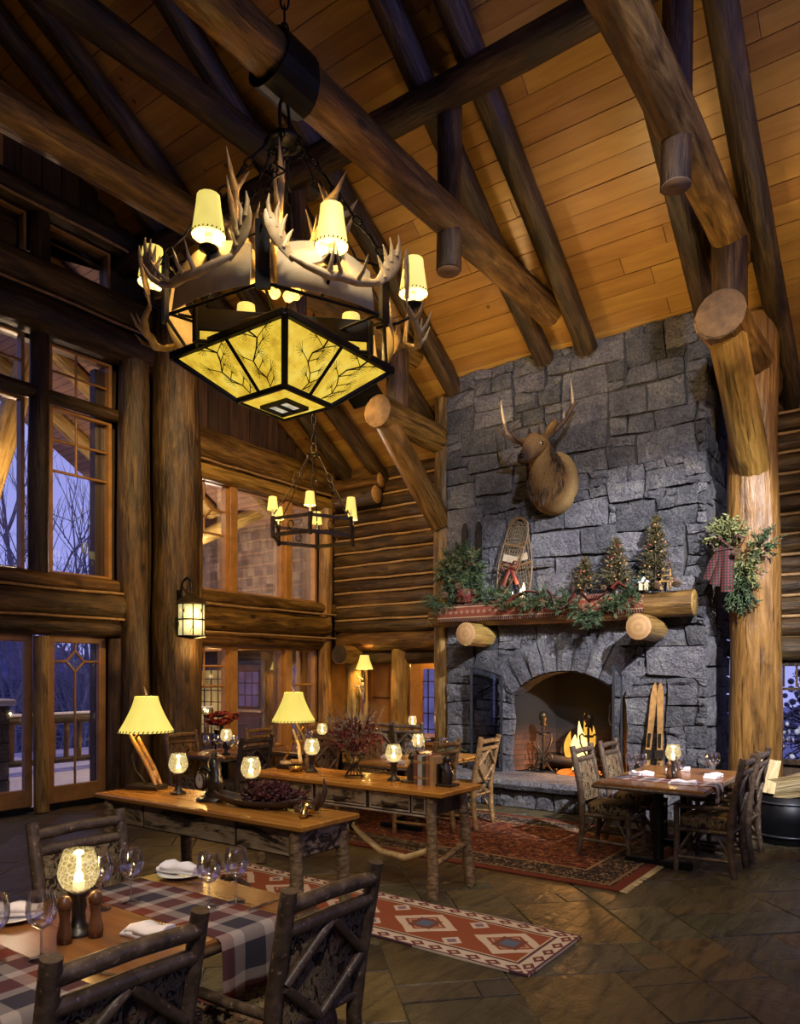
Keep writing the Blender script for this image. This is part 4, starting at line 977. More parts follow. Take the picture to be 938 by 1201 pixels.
# swag on the golden column
sg = empty('column_swag', (-1.80, 8.68, 2.85), 0, label='cedar swag with red checked bow hung on the golden log column', cat='swag')
def m_check():
    g = G('red_check'); x, y, z = g.xyz(); a = x.wrap(.03).abs().lt(.008); b = z.wrap(.03).abs().lt(.008); c = g.mix(a.mx(b), (.20, .02, .014), (.02, .012, .012)); return g.pbr(c, .8)
CHECK = m_check()
for nm, mb_, m_ in (('cedar_spray', bough((-1.88, 8.63, 3.18), (.20, .12, .12), 95, .10, .045, .014, 31, (-.1, -.3, .3), 13), CEDAR), ('hanging_bough', bough((-1.74, 8.64, 2.62), (.13, .09, .26), 85, .15, .06, .011, 32, (.1, -.3, -1.2), 15), PINEEDLE), ('cedar_tips', bough((-1.68, 8.62, 2.85), (.13, .10, .26), 55, .13, .05, .012, 33, (.3, -.3, -.9), 12), CEDAR), ('side_sprigs', bough((-1.52, 8.68, 3.02), (.12, .08, .13), 30, .12, .05, .011, 34, (.5, -.3, .1), 12), PINEEDLE)):
    f_ = ob(nm, mb_, m_, sg); f_['kind'] = 'stuff'
for pts, up in (([(-1.82, 8.52, 3.02), (-1.92, 8.47, 3.12), (-2.0, 8.49, 3.08), (-1.95, 8.5, 2.98), (-1.82, 8.52, 3.0)], (0, 1, .3)), ([(-1.82, 8.52, 3.02), (-1.74, 8.46, 3.12), (-1.66, 8.48, 3.08), (-1.72, 8.5, 2.98), (-1.82, 8.52, 3.0)], (0, 1, .3))):
    ob('bow_loop', ribbon(pts, .085, .003, up), CHECK, sg)
for pts in ([(-1.84, 8.50, 3.0), (-1.88, 8.46, 2.8), (-1.95, 8.46, 2.6)], [(-1.82, 8.50, 3.0), (-1.82, 8.45, 2.78), (-1.83, 8.45, 2.52)], [(-1.86, 8.5, 3.0), (-1.96, 8.47, 2.84), (-2.02, 8.48, 2.66)]): ob('bow_tail', ribbon(pts, .12, .003, (1, .2, 0)), CHECK, sg)
ob('pine_cone', cone_mb((-1.74, 8.46, 2.94), .04, .08, (.2, -1, -.2)), CONE, sg)
# ================================================================== RUGS
def m_runner_rug():
    g = G('runner_rug_wool'); x, y, z = g.xyz(); n = g.noise(g.obj((1, 1, 1), False), 90, 3); L, Wd = 1.55, .38
    c = g.mix(g.fr(n, .3, .7), (.21, .058, .028), (.27, .08, .038))
    xs = (x + .0).wrap(.62); st_ = (y*38.0).op('SINE')*.018
    dm = xs.abs()/.25 + y.abs()/.21 + st_
    c = g.mix(dm.lt(1.0), c, (.52, .40, .30)); c = g.mix(dm.lt(.66), c, (.25, .07, .038)); c = g.mix((dm - .5).abs().lt(.03), c, (.42, .30, .22)); c = g.mix(xs.abs().mx(y.abs()).lt(.085), c, (.16, .06, .04)); c = g.mix(xs.abs().mx(y.abs()).lt(.05), c, (.10, .12, .17))
    fx = (x + .31).wrap(.62).abs(); fy = (y.abs() - .17).abs(); q = fx + fy
    c = g.mix(q.lt(.075), c, (.50, .40, .33)); c = g.mix(q.lt(.04), c, (.20, .13, .16))
    b = (x.abs() + (Wd - L)).mx(y.abs())                      # distance measure to the rim
    b = (x.abs() - (L - Wd)).mx(y.abs())
    inb = b.gt(Wd - .115); c = g.mix(inb, c, (.50, .40, .31))
    mo = (x.wrap(.13).abs()/.055 + (y.abs() - .322).abs()/.04).mn(y.wrap(.13).abs()/.055 + (x.abs() - (L - .058)).abs()/.04)
    c = g.mix(inb*mo.lt(1.0), c, (.15, .045, .045)); c = g.mix(inb*mo.lt(.4), c, (.42, .32, .22))
    zz = (x + y).wrap(.035).abs().lt(.009)
    for lo in (Wd - .125, Wd - .012): c = g.mix((b - lo).abs().lt(.009), c, (.09, .04, .05))
    c = g.mix((b - (Wd-.14)).abs().lt(.006), c, (.46, .34, .22))
    return g.pbr(c, .95, g.bump(n, .5, .006), spec=.08)
def m_big_rug(name, L, Wd, seed=0.0):
    g = G(name); x, y, z = g.xyz(); v = g.obj((1, 1, 1), False); n = g.noise(v, 13, 3, .6, 1.6); n2 = g.noise(v, 21, 3, .6, 1.2); f = g.noise(v, 120, 2)
    c = g.ramp(n, (.38, (.03, .016, .014)), (.46, (.135, .036, .018)), (.57, (.17, .05, .024)), (.62, (.28, .18, .085)), interp='CONSTANT')
    b = (x.abs() - (L - Wd)).mx(y.abs())
    bd = g.ramp(n2, (.36, (.24, .16, .08)), (.42, (.018, .014, .016)), (.60, (.13, .04, .024)), (.64, (.26, .18, .10)), interp='CONSTANT')
    c = g.mix(b.gt(Wd - .42), c, bd); c = g.mix((b - (Wd - .43)).abs().lt(.014), c, (.24, .15, .075)); c = g.mix((b - (Wd - .12)).abs().lt(.012), c, (.20, .12, .06)); c = g.mix(b.gt(Wd - .085), c, (.12, .03, .018))
    return g.pbr(c, .95, g.bump(f, .5, .006), spec=.08)
def rug(name, cx, cy, L, Wd, mat, lb, fringe=None):
    e = empty(name, (cx, cy, 0), 0, label=lb, cat='rug')
    mb = MB(); m = 40; rings = []
    rr = random.Random(int(L*100))
    ph = [rr.uniform(0, 6) for _ in range(4)]
    for k in range(m+1):
        x = -L/2 + L*k/m; w0 = Wd/2 + .006*math.sin(ph[0]+k*.5); w1 = Wd/2 + .006*math.sin(ph[1]+k*.4)
        rings.append([Vector((x, -w0, .001)), Vector((x, -w0, .012)), Vector((x, w1, .012)), Vector((x, w1, .001))])
    ob('pile', mb.loft(rings, True, False), mat, e, local=True)
    if fringe:
        fm = MB()
        for s in fringe:
            for k in range(int(Wd/.016)):
                y = -Wd/2 + .016*k + .004; fm.add([(s*L/2, y, .008), (s*L/2, y+.009, .008), (s*(L/2+.055), y+.009+rr.uniform(-.006, .006), .002), (s*(L/2+.055), y+rr.uniform(-.006, .006), .002)], [(0, 1, 2, 3)])
        f_ = ob('fringe', fm, PARCH, e, local=True); f_['kind'] = 'stuff'
    return e
rug('runner_rug', -3.35, 4.04, 3.1, .76, m_runner_rug(), 'rust red runner rug with cream diamond medallions on the slate floor')
rug('hearth_rug', -4.0, 6.62, 4.1, 2.25, m_big_rug('hearth_rug_wool', 2.05, 1.125), 'large floral oriental rug with dark border before the hearth', (1,))
rug('table_rug', -2.75, 1.5, 2.0, 2.0, m_big_rug('table_rug_wool', 1.0, 1.0), 'patterned rug under the plaid-laid dining table', None)

# ================================================================== TWIG CHAIRS
def chair_kit(tw, tape, arms=False):
    L = []; H = .97
    def px_(z): return -.205 - .02*math.sin(z*2.2) - .075*max(0, z-.42)/.55
    for s in (-1, 1):
        L.append(('back_post', MB().tube([(-.235, s*.215, 0), (-.205, s*.212, .2), (-.20, s*.21, .42), (-.225, s*.212, .62), (-.262, s*.215, .8), (-.295, s*.217, H)], [.026, .028, .029, .029, .028, .027], 10), tw))
        hz = .57 if arms else .40
        L.append(('front_leg', MB().tube([(.225, s*.205, 0), (.22, s*.205, .2), (.222, s*.205, hz)], [.022, .024, .023], 10), tw))
        L.append(('side_rail', MB().tube([(-.20, s*.208, .355), (.222, s*.205, .355)], .018, 8), tw)); L.append(('stretcher', MB().tube([(-.215, s*.21, .13), (.224, s*.205, .12)], .016, 8), tw))
        L.append(('corner_brace', MB().tube([(.218, s*.205, .15), (.10, s*.20, .345)], .012, 8), tw)); L.append(('corner_brace', MB().tube([(-.20, s*.21, .16), (-.08, s*.20, .345)], .012, 8), tw))
        if arms: L.append(('arm_rail', MB().tube([(.24, s*.205, .545), (0, s*.215, .55), (-.235, s*.215, .56)], .019, 8), tw))
    L.append(('front_rail', MB().tube([(.222, -.205, .345), (.222, .205, .345)], .018, 8), tw)); L.append(('rear_rail', MB().tube([(-.20, -.21, .345), (-.20, .21, .345)], .016, 8), tw)); L.append(('stretcher', MB().tube([(.224, -.205, .17), (.224, .205, .17)], .015, 8), tw))
    L.append(('top_rail', MB().tube([(-.286, -.212, .912), (-.290, 0, .922), (-.286, .212, .916)], .026, 10), tw)); L.append(('second_rail', MB().tube([(-.272, -.212, .838), (-.278, 0, .842), (-.272, .212, .836)], .024, 10), tw)); L.append(('low_rail', MB().tube([(-.21, -.21, .49), (-.21, .21, .49)], .017, 8), tw))
    pn = MB(); rings = []
    for k in range(9):
        z = .475 + .345*k/8; x = -.205 - .058*(k/8)**1.2; th = .022 + .012*math.sin(math.pi*k/8)
        rings.append([Vector((x-.012, -.188, z)), Vector((x+th*.6, -.188, z)), Vector((x+th, -.1, z)), Vector((x+th*1.1, .0, z)), Vector((x+th, .1, z)), Vector((x+th*.6, .188, z)), Vector((x-.012, .188, z))])
    L.append(('back_panel', pn.loft(rings, True, True), tape))
    zc, yc_ = .655, 0
    def dp(y, z): return (-.222 - .058*((z-.475)/.345), y, z)
    for a, b in (((-.195, .655), (.0, .825)), ((.0, .825), (.195, .655)), ((.195, .655), (.0, .485)), ((.0, .485), (-.195, .655))):
        p = Vector(dp(*a)); q = Vector(dp(*b)); d = (q-p); L.append(('diamond_stick', MB().tube([p+d*.02, q-d*.02], .018, 8), tw))
    cu = MB(); rings = []
    for (z, s_) in ((.362, .95), (.375, 1.0), (.42, 1.02), (.448, .99), (.462, .9), (.468, .6), (.47, .001)):
        ring = []
        for i in range(20):
            a = 2*math.pi*i/20; cx_, sy_ = math.cos(a), math.sin(a); f_ = 1/max(abs(cx_), abs(sy_))**.72
            ring.append(Vector((.012 + .205*cx_*f_*s_, .195*sy_*f_*s_, z)))
        rings.append(ring)
    L.append(('seat_cushion', cu.loft(rings, True), tape)); return Kit(L)
CH = chair_kit(TWIG, TAPE); CHG = chair_kit(TWIGG, TAPEL); CHA = chair_kit(TWIG, TAPE, True)
def chair(kit, x, y, rz, lb, grp=None, z=0.0): return kit.put('twig_chair', (x, y, z), R(rz), lb, 'chair', grp)
# back posts stand .29 behind a chair's centre at the top
chair(CHA, -1.91, 1.86, 180, 'bark twig armchair with diamond back turned to us, runner rug behind it', 'chairs at the plaid-laid table', .013)
chair(CHA, -1.98, 1.145, 180, 'bark twig armchair whose top rails cross in front of the folded napkin', 'chairs at the plaid-laid table', .013)
chair(CHA, -2.98, 1.93, 0, 'bark twig armchair across the plaid-laid table, behind the globe lamp', 'chairs at the plaid-laid table', .013)
GR_ = 'chairs at the table by the chimney'
chair(CH, -2.43, 6.66, 0, 'twig chair with its side to the fire at the chimney-side table, nearer the runner rug', GR_, .013)
chair(CH, -2.43, 7.34, 0, 'twig chair beside the hearth, half hidden behind another at the chimney-side table', GR_, .013)
chair(CHA, -1.56, 6.60, 180, 'twig armchair in shade on the column side of the chimney-side table', GR_)
chair(CHA, -1.56, 7.28, 180, 'twig armchair next to the firewood barrel', GR_)
GR_ = 'chairs at the tables by the windows'
chair(CH, -6.31, 5.63, 180, 'dark twig chair with diamond back at the table by the lantern column', GR_)
chair(CHG, -7.02, 5.62, 0, 'light-backed twig chair in front of the lantern column', GR_)
chair(CHG, -6.79, 6.66, 0, 'light twig chair with pale rails, window side of the bell lamp', GR_)
chair(CHG, -6.55, 7.48, 0, 'light twig chair in front of the corner sash window', GR_)
chair(CHG, -5.97, 6.42, 180, 'light twig chair with crossed sticks behind the dried flowers', GR_)
GR_ = 'chairs at the table behind the books'
chair(CHG, -4.29, 6.32, 180, 'golden twig chair with diamond back right behind the row of books', GR_, .013)
chair(CHG, -4.17, 6.95, 184, 'golden twig chair with diamond back in front of the fire door', GR_, .013)
chair(CHG, -5.23, 6.95, 0, 'tapestry-backed twig chair on the window side of the table behind the books', GR_, .013)
GR_ = 'chairs in the far corner'
chair(CH, -6.5, 8.72, 90, 'dark twig chair in the corner under the log wall, near the wall sconce', GR_)
chair(CH, -5.98, 8.66, 96, 'dark twig chair in the corner next to the slim log column', GR_)

# ================================================================== DINING TABLES
def dining_table(x0, x1, y0, y1, zt, lb, mat, loc_extra=None, feet=2, edge=.035, z0=0.0):
    cx, cy = (x0+x1)/2, (y0+y1)/2; e = empty('dining_table', (cx, cy, z0), 0, label=lb, cat='table', group='dining tables'); zt -= z0
    W_, D_ = x1-x0, y1-y0; L = [('tabletop', MB().cbox((0, 0, zt-edge/2), (W_, D_, edge), .008), mat), ('bark_edge', MB().tube([(-W_/2, -D_/2, zt-edge), (W_/2, -D_/2, zt-edge), (W_/2, D_/2, zt-edge), (-W_/2, D_/2, zt-edge), (-W_/2, -D_/2, zt-edge)], .016, 6), TWIG)]
    for yy in ((-D_*.27, D_*.27) if feet == 2 else (0,)):
        L.append(('pedestal', MB().tube([(0, yy, .06), (0, yy, zt-edge)], .045, 10), IRON)); L.append(('foot', MB().cbox((0, yy, .03), (W_*.62, .07, .06), .01), IRON)); L.append(('cleat', MB().box((0, yy, zt-edge-.03), (W_*.75, .06, .05)), LOGD))
    pieces(e, L); return e
dining_table(-2.86, -1.98, .40, 2.17, .75, 'dining table laid with two plaid runners and wine glasses', TOPF, z0=.013)
dining_table(-2.40, -1.50, 6.12, 7.62, .72, 'dining table with white napkins by the chimney', TOPF)
dining_table(-7.10, -6.28, 5.40, 6.10, .73, 'square dining table by the lantern column', TOPF, feet=1)
dining_table(-6.75, -5.92, 6.25, 7.70, .73, 'dining table behind the bell lamp by the corner windows', TOPF)
dining_table(-5.0, -4.2, 6.02, 7.45, .72, 'dining table behind the dried flowers and books', TOP)
dining_table(-7.05, -5.98, 8.92, 9.65, .72, 'dining table in the far corner under the log wall', TOPF, feet=1)

# ================================================================== CONSOLE TABLES
X0c, X1c = -4.93, -2.89
def leg(p, q, mat=BLEG, r_=.042):
    rr = random.Random(int(abs(p[0]*100+p[1]*10))); p = Vector(p); q = Vector(q)
    return MB().tube([p.lerp(q, k/6) + Vector((rr.uniform(-.004, .004), rr.uniform(-.004, .004), 0)) for k in range(7)], [r_*1.06, r_*1.1, r_*.96, r_, r_*.95, r_*.98, r_*.94], 10)
t1 = empty('console_table', (-3.91, 3.29, 0), 0, label='console table with birch bark panels and antler stretchers, bear clock on it', cat='console table', group='console tables')
ob('tabletop', MB().cbox((-3.91, 3.295, .772), (X1c-X0c, .52, .036), .008), TOP, t1)
for (x, y, x2, y2) in ((-2.99, 3.10, -2.96, 3.07), (-2.99, 3.49, -2.96, 3.52), (-4.83, 3.10, -4.87, 3.08), (-4.5, 3.49, -4.5, 3.53)): ob('leg', leg((x2, y2, 0), (x, y, .755)), BLEG, t1)
ob('apron_frame', MB().box((-3.91, 3.29, .665), (1.86, .36, .165)), LOGD, t1)
for k, (a, b) in enumerate(((-4.83, -4.46), (-4.43, -3.52), (-3.49, -3.04))): ob('birch_panel', MB().cbox(((a+b)/2, 3.105, .665), (b-a, .012, .15), .004), BIRCH, t1)
ob('birch_panel', MB().cbox((-2.972, 3.295, .665), (.012, .33, .15), .004), BIRCH, t1)
for pts, r_ in (([(-4.83, 3.1, .24), (-4.6, 3.12, .16), (-4.2, 3.14, .14), (-3.9, 3.16, .2), (-3.75, 3.18, .30), (-3.7, 3.18, .36)], .024), ([(-2.98, 3.10, .2), (-3.2, 3.12, .10), (-3.5, 3.14, .09), (-3.72, 3.16, .17), (-3.8, 3.16, .25)], .022), ([(-2.975, 3.13, .12), (-2.96, 3.25, .07), (-2.965, 3.38, .12), (-2.97, 3.47, .26)], .018)):
    ob('antler_stretcher', MB().tube(pts, [r_*(1-.6*k/(len(pts)-1)) for k in range(len(pts))], 8), ANTLERD, t1)
ob('antler_stretcher', MB().tube([(-3.75, 3.18, .30), (-3.62, 3.19, .36), (-3.5, 3.2, .32), (-3.36, 3.2, .24)], [.018, .022, .018, .008], 8), ANTLERD, t1)
t2 = empty('console_table', (-3.9, 4.77, 0), 0, label='honey console table with twig-framed drawers and antler pulls, books on it', cat='console table', group='console tables')
ob('tabletop', MB().cbox((-3.9, 4.765, .770), (2.03, .58, .04), .008), TOP, t2)
for (x, y, x2, y2) in ((-3.02, 4.55, -3.0, 4.54), (-3.02, 4.98, -2.97, 5.02), (-4.78, 4.55, -4.8, 4.54), (-4.78, 4.98, -4.83, 5.02)): ob('leg', leg((x2, y2, 0), (x, y, .752)), BLEG, t2)
ob('apron', MB().box((-3.9, 4.765, .67), (1.74, .44, .15)), LOGB, t2)
for (a, b) in ((-4.75, -4.18), (-4.14, -3.62), (-3.58, -3.2), (-3.18, -3.06)):
    d_ = ob('drawer', MB().cbox(((a+b)/2, 4.535, .675), (b-a-.02, .012, .10), .004), BIRCH, t2)
    for (p, q) in (((a+.01, .732), (b-.01, .732)), ((a+.01, .618), (b-.01, .618)), ((a+.005, .61), (a+.005, .74)), ((b-.005, .61), (b-.005, .74))): ob('twig_moulding', MB().tube([(p[0], 4.528, p[1]), (q[0], 4.528, q[1])], .008, 6), TWIGS, d_)
    if b-a > .3: ob('antler_pull', MB().tube([((a+b)/2-.07, 4.52, .67), ((a+b)/2-.03, 4.50, .655), ((a+b)/2+.03, 4.50, .655), ((a+b)/2+.08, 4.515, .67)], [.006, .016, .016, .005], 8), BRONZE, d_)
ob('twig_moulding', MB().tube([(-4.75, 4.527, .595), (-3.06, 4.527, .595)], .009, 6), TWIGS, t2)
for pts, r_ in (([(-3.0, 4.58, .42), (-3.1, 4.6, .32), (-3.3, 4.62, .24), (-3.55, 4.64, .25), (-3.75, 4.66, .34), (-3.88, 4.67, .42)], .028), ([(-4.8, 4.58, .38), (-4.5, 4.62, .27), (-4.2, 4.64, .26), (-3.95, 4.66, .36), (-3.86, 4.67, .44)], .026)):
    ob('antler_stretcher', MB().tube(pts, [r_*(.5+.5*math.sin(math.pi*(k+.6)/len(pts))) for k in range(len(pts))], 8), ANTLER, t2)
ob('ring_clasp', MB().torus((-3.87, 4.67, .415), .035, .012, 14, 6, 'X'), IRON, t2)
ob('end_stretcher', MB().tube([(-3.0, 4.56, .24), (-2.98, 5.0, .34)], .022, 8), BLEG, t2); ob('long_stretcher', MB().tube([(-3.05, 4.8, .30), (-4.78, 4.8, .34)], .02, 8), BLEG, t2)

# ================================================================== LAMPS
def bell_shade(z0, z1, r0, r1, n=8):
    mb = MB(); rings = []
    for k in range(9):
        t = k/8; r_ = r1 + (r0-r1)*(1-t)**1.35; z = z0+(z1-z0)*t
        rings.append([Vector((r_*(1-.035*math.sin(math.pi*((i % 3)/3)))*math.cos(2*math.pi*i/(3*n)), r_*(1-.035*math.sin(math.pi*((i % 3)/3)))*math.sin(2*math.pi*i/(3*n)), z)) for i in range(3*n)])
    return mb.loft(rings, False)
def stitch(z, r_, n=40):
    mb = MB()
    for i in range(n):
        a = 2*math.pi*i/n; mb.tube([(r_*math.cos(a), r_*math.sin(a), z), (r_*1.02*math.cos(a+.06), r_*1.02*math.sin(a+.06), z+.012)], .004, 4, False)
    return mb
def table_lamp(loc, rz, lb, style):
    e = empty('table_lamp', loc, rz, label=lb, cat='lamp', group='bell-shaded table lamps')
    L = [('base_slab', MB().cbox((0, 0, .018), (.27, .15, .036), .008), DARKW)]
    sc = .0
    if style == 0:
        for s in (-.03, .03): L.append(('carved_ski', MB().tube([(.10, s, .036), (.04, s, .16), (-.05, s, .30), (-.10, s*1.2, .38), (-.12, s*1.2, .42)], [.016, .018, .018, .016, .008], 8), BROWNW))
        for k in range(5): L.append(('carved_rung', MB().tube([(.08-.045*k, -.03, .07+.07*k), (.06-.045*k, .03, .10+.07*k)], .011, 6), BROWNW))
        L.append(('carved_figure', MB().ball((.075, -.01, .10), .03, 10, 6, (1, 1, 1.5)), BROWNW))
        L.append(('curved_stem', MB().tube([(.0, .0, .036), (-.10, 0, .14), (-.135, 0, .26), (-.11, 0, .36), (-.05, 0, .42), (.0, 0, .435), (.03, 0, .44)], .009, 8), BRONZE))
    else:
        L.append(('carved_paddle', MB().tube([(-.12, .0, .04), (-.05, 0, .16), (.02, 0, .28), (.1, .01, .38)], [.022, .014, .012, .012], 8, True, .5), BROWNW)); L.append(('carved_paddle', MB().tube([(.08, -.01, .07), (.06, -.01, .22), (.0, -.01, .36)], [.03, .022, .010], 8, True, .4), PARCH))
        L.append(('antler_arm', MB().tube([(.14, .0, .036), (.15, .0, .16), (.10, .0, .3), (.03, 0, .40), (0, 0, .44)], [.02, .018, .016, .013, .01], 8), ANTLERD)); L.append(('coiled_rope', MB().torus((-.06, -.02, .055), .05, .016, 16, 6), TINE))
        L.append(('carved_foot', MB().ball((.02, 0, .06), .05, 10, 6, (1.6, .9, .6)), BROWNW))
    L.append(('socket_cup', MB().lathe([(.03, .43), (.035, .445), (.018, .46), (.018, .50)], 12), BRONZE)); L.append(('stem_rod', MB().tube([(0, 0, .44), (0, 0, .715)], .004, 6), BRONZE))
    L.append(('shade', bell_shade(.425, .69, .205, .085), SHADE, [('shade_lacing', stitch(.428, .203), LOGD)]))
    L.append(('finial', MB().tube([(0, 0, .70), (-.008, 0, .73), (-.022, 0, .765)], [.009, .007, .002], 6), TINE))
    pieces(e, L); p = Vector(loc)
    light('lamp_bulb', 'POINT', p + Vector((0, 0, .56)), 9, AMBER, size=.03)
table_lamp((-4.775, 3.36, .79), R(20), 'table lamp with bell parchment shade on carved skis, beside the glazed doors', 0)
table_lamp((-4.72, 4.86, .79), R(10), 'table lamp with bell parchment shade on carved paddles and antler, on the drawer console', 1)
HL = Kit([('foot', MB().lathe([(.001, 0), (.055, 0), (.056, .008), (.045, .018), (.026, .03), (.022, .07), (.027, .10), (.024, .125), (.036, .14), (.038, .150), (.001, .15)], 18), DARKW),
          ('globe', MB().lathe([(.030, .150), (.052, .165), (.067, .195), (.069, .215), (.062, .25), (.050, .285), (.051, .290)], 24, cap=False), GLOBE),
          ('candle', MB().lathe([(.02, .151), (.02, .182), (.001, .182)], 10), WAX), ('flame', MB().tube([(0, 0, .182), (0, 0, .196), (0, 0, .21), (0, 0, .225)], [.004, .010, .007, .001], 8), CANDLEF)])
def hurricane(x, y, z, lb, pw=2.2):
    HL.put('globe_candle_lamp', (x, y, z), 0, lb, 'candle lamp', 'globe candle lamps')
    light('candle_glow', 'POINT', (x, y, z+.235), pw, AMBER, size=.02)
hurricane(-2.411, 1.425, .75, 'lit crackled globe lamp between the pepper mills on the plaid-laid table', 2.2)
hurricane(-4.40, 3.36, .79, 'lit globe lamp between the ski lamp and the bear clock'); hurricane(-3.79, 3.49, .79, 'lit globe lamp behind the long wooden bowl')
hurricane(-4.44, 4.80, .79, 'lit globe lamp beside the paddle lamp on the drawer console'); hurricane(-3.55, 4.80, .79, 'lit globe lamp between dried flowers and books')
hurricane(-6.55, 5.66, .73, 'lit globe lamp on the square table by the lantern column'); hurricane(-6.3, 7.0, .73, 'lit globe lamp on the table behind the bell lamp')
hurricane(-4.47, 6.48, .72, 'lit globe lamp on the table behind the books'); hurricane(-1.94, 6.86, .72, 'lit globe lamp on the table by the chimney'); hurricane(-6.45, 9.2, .72, 'lit globe lamp in the far corner')
hurricane(-6.1, 9.42, .72, 'lit globe lamp in the far corner next to the blue-paned opening')

# ================================================================== TABLEWARE
WG = Kit([('foot', MB().lathe([(.001, 0), (.038, 0), (.038, .003), (.006, .008), (.004, .02)], 18, cap=False), WGLASS), ('stem', MB().lathe([(.004, .008), (.0038, .09), (.007, .098)], 8, cap=False), WGLASS),
          ('bowl', MB().lathe([(.006, .095), (.026, .106), (.041, .128), (.047, .155), (.044, .185), (.038, .212)], 22, cap=False), WGLASS)])
def glass(x, y, z, lb, grp): WG.put('wine_glass', (x, y, z), 0, lb, 'wine glass', grp)
g_ = 'wine glasses on the plaid-laid table'
for (x, y, lb) in ((-2.37, 1.12, 'wine glass cut by the picture edge on the second plaid runner'), (-2.284, 1.225, 'wine glass standing alone at the corner of the second plaid runner'), (-2.584, 1.617, 'wine glass beside the globe lamp at the runner edge'), (-2.565, 1.735, 'wine glass on the runner in front of the far chair back'), (-2.267, 1.873, 'wine glass on the plaid runner at its hanging end, front of a pair'), (-2.241, 1.985, 'wine glass on the bare wood beyond the plaid runner, back of a pair')):
    glass(x, y, .75, lb, g_)
for (cx, cy, z, pts, nm) in ((-6.66, 5.62, .73, ((-.14, .12), (-.16, -.02), (.16, .14), (.2, .02)), 'square table by the lantern column'), (-6.3, 7.0, .73, ((-.1, -.34), (-.02, -.22), (.18, .3), (-.1, .4)), 'table behind the bell lamp'), (-4.6, 6.6, .72, ((.1, -.24), (.2, -.18), (-.2, .3), (.1, .42)), 'table behind the books'), (-1.95, 6.8, .72, ((-.28, -.22), (-.2, -.16), (.14, -.20), (.28, .26), (.3, .34)), 'table by the chimney')):
    for k, (a, b) in enumerate(pts): glass(cx+a, cy+b, z, ('small wine glass on the window side of the ', 'small wine glass close to a globe lamp on the ', 'small wine glass next to a napkin on the ', 'small wine glass at the chair end of the ', 'small wine glass at the far corner of the ')[k] + nm, 'wine glasses on the ' + nm)
def napkin_mb(seed, L=.17, W_=.085):
    rr = random.Random(seed); mb = MB(); ph = rr.uniform(0, 6)
    for (s, z0, h_, dx) in ((1.0, 0, .014, 0), (.92, .014, .016, .012)):
        rings = []
        for k in range(11):
            t = k/10; x = (t-.5)*L*s+dx; up = .012*math.sin(t*5+ph)**2 + z0; w_ = W_/2*(.85+.2*math.sin(t*3+ph))
            rings.append([Vector((x, -w_, z0)), Vector((x, -w_*.96, up+h_*.7)), Vector((x, -w_*.2, up+h_*1.25)), Vector((x, w_*.5, up+h_)), Vector((x, w_*.98, up+h_*.8)), Vector((x, w_, z0))])
        mb.loft(rings, True, True)
    return mb
def napkin(x, y, z, rz, lb, grp, s=1.0): o = tag(ob('napkin', napkin_mb(int(x*97+y*31), .17*s, .085*s), LINEN, loc=(x, y, z), rz=R(rz)), lb, 'napkin', grp); return o
napkin(-2.20, 1.55, .751, 15, 'folded white napkin beside the pepper mills', 'napkins on the plaid-laid table'); napkin(-2.72, 2.09, .772, 10, 'folded white napkin on the bread plate at the table end', 'napkins on the plaid-laid table', 1.15); napkin(-2.74, 1.36, .772, 40, 'folded white napkin on a plate cut by the picture edge', 'napkins on the plaid-laid table', 1.1)
PL = MB().lathe([(.001, .004), (.06, .004), (.065, .008), (.10, .018), (.102, .021), (.066, .013), (.001, .010)], 28)
for (x, y, lb) in ((-2.72, 2.09, 'white plate under the napkin at the table end'), (-2.74, 1.36, 'white plate under the napkin at the picture edge')): tag(ob('plate', PL.mesh('plate', CHINA), None, loc=(x, y, .75)), lb, 'plate', 'plates on the plaid-laid table')
ML = Kit([('body', MB().lathe([(.001, 0), (.024, 0), (.025, .03), (.020, .055), (.016, .08), (.019, .105), (.022, .112)], 16), MILL), ('head', MB().lathe([(.017, .112), (.022, .118), (.024, .135), (.016, .152), (.006, .157), (.001, .158)], 16), MILL)])
for (x, y, lb) in ((-2.36, 1.345, 'brown turned pepper mill beside the globe lamp, toward the lone glass'), (-2.335, 1.442, 'brown turned salt mill beside the globe lamp, toward the napkin')): ML.put('pepper_mill', (x, y, .75), 0, lb, 'mill', 'mills on the plaid-laid table')
for (x, y, lb) in ((-1.93, 6.70, 'tiny turned mill before the globe lamp by the chimney, toward the hearth'), (-1.86, 6.74, 'tiny turned mill before the globe lamp by the chimney, toward the column')): ML.put('pepper_mill', (x, y, .72), 0, lb, 'mill', 'mills on the table by the chimney')
def fork_mb():
    mb = MB().tube([(-.09, 0, .004), (-.03, 0, .003), (.04, 0, .004)], [.005, .003, .004], 6, True, .5); mb.box((.05, 0, .004), (.025, .020, .003))
    for k in range(4): mb.box((.08, -.0085+.0057*k, .005), (.045, .0026, .002))
    return mb
def knife_mb(): return MB().tube([(-.10, 0, .004), (0, 0, .004)], .006, 6).prism([(0, -.008), (.10, -.008), (.112, .0), (.10, .006), (0, .006)], .002, .005)
for (x, y, rz, kind, lb) in ((-2.2, 1.66, 10, 0, 'fork lying on the runner hem by the folded napkin'), (-2.1, 1.60, 12, 1, 'knife lying next to the folded napkin'), (-2.64, 2.02, 20, 0, 'fork lying beside the napkin plate at the table end'), (-2.12, 2.03, 95, 1, 'knife on the bare wood by the wine glass pair'), (-2.08, 1.26, 15, 1, 'dark-handled knife near the lone wine glass')):
    tag(ob('knife' if kind else 'fork', (knife_mb() if kind else fork_mb()), STEEL, loc=(x, y, .7515), rz=R(rz)), lb, 'knife' if kind else 'fork', 'cutlery on the plaid-laid table')
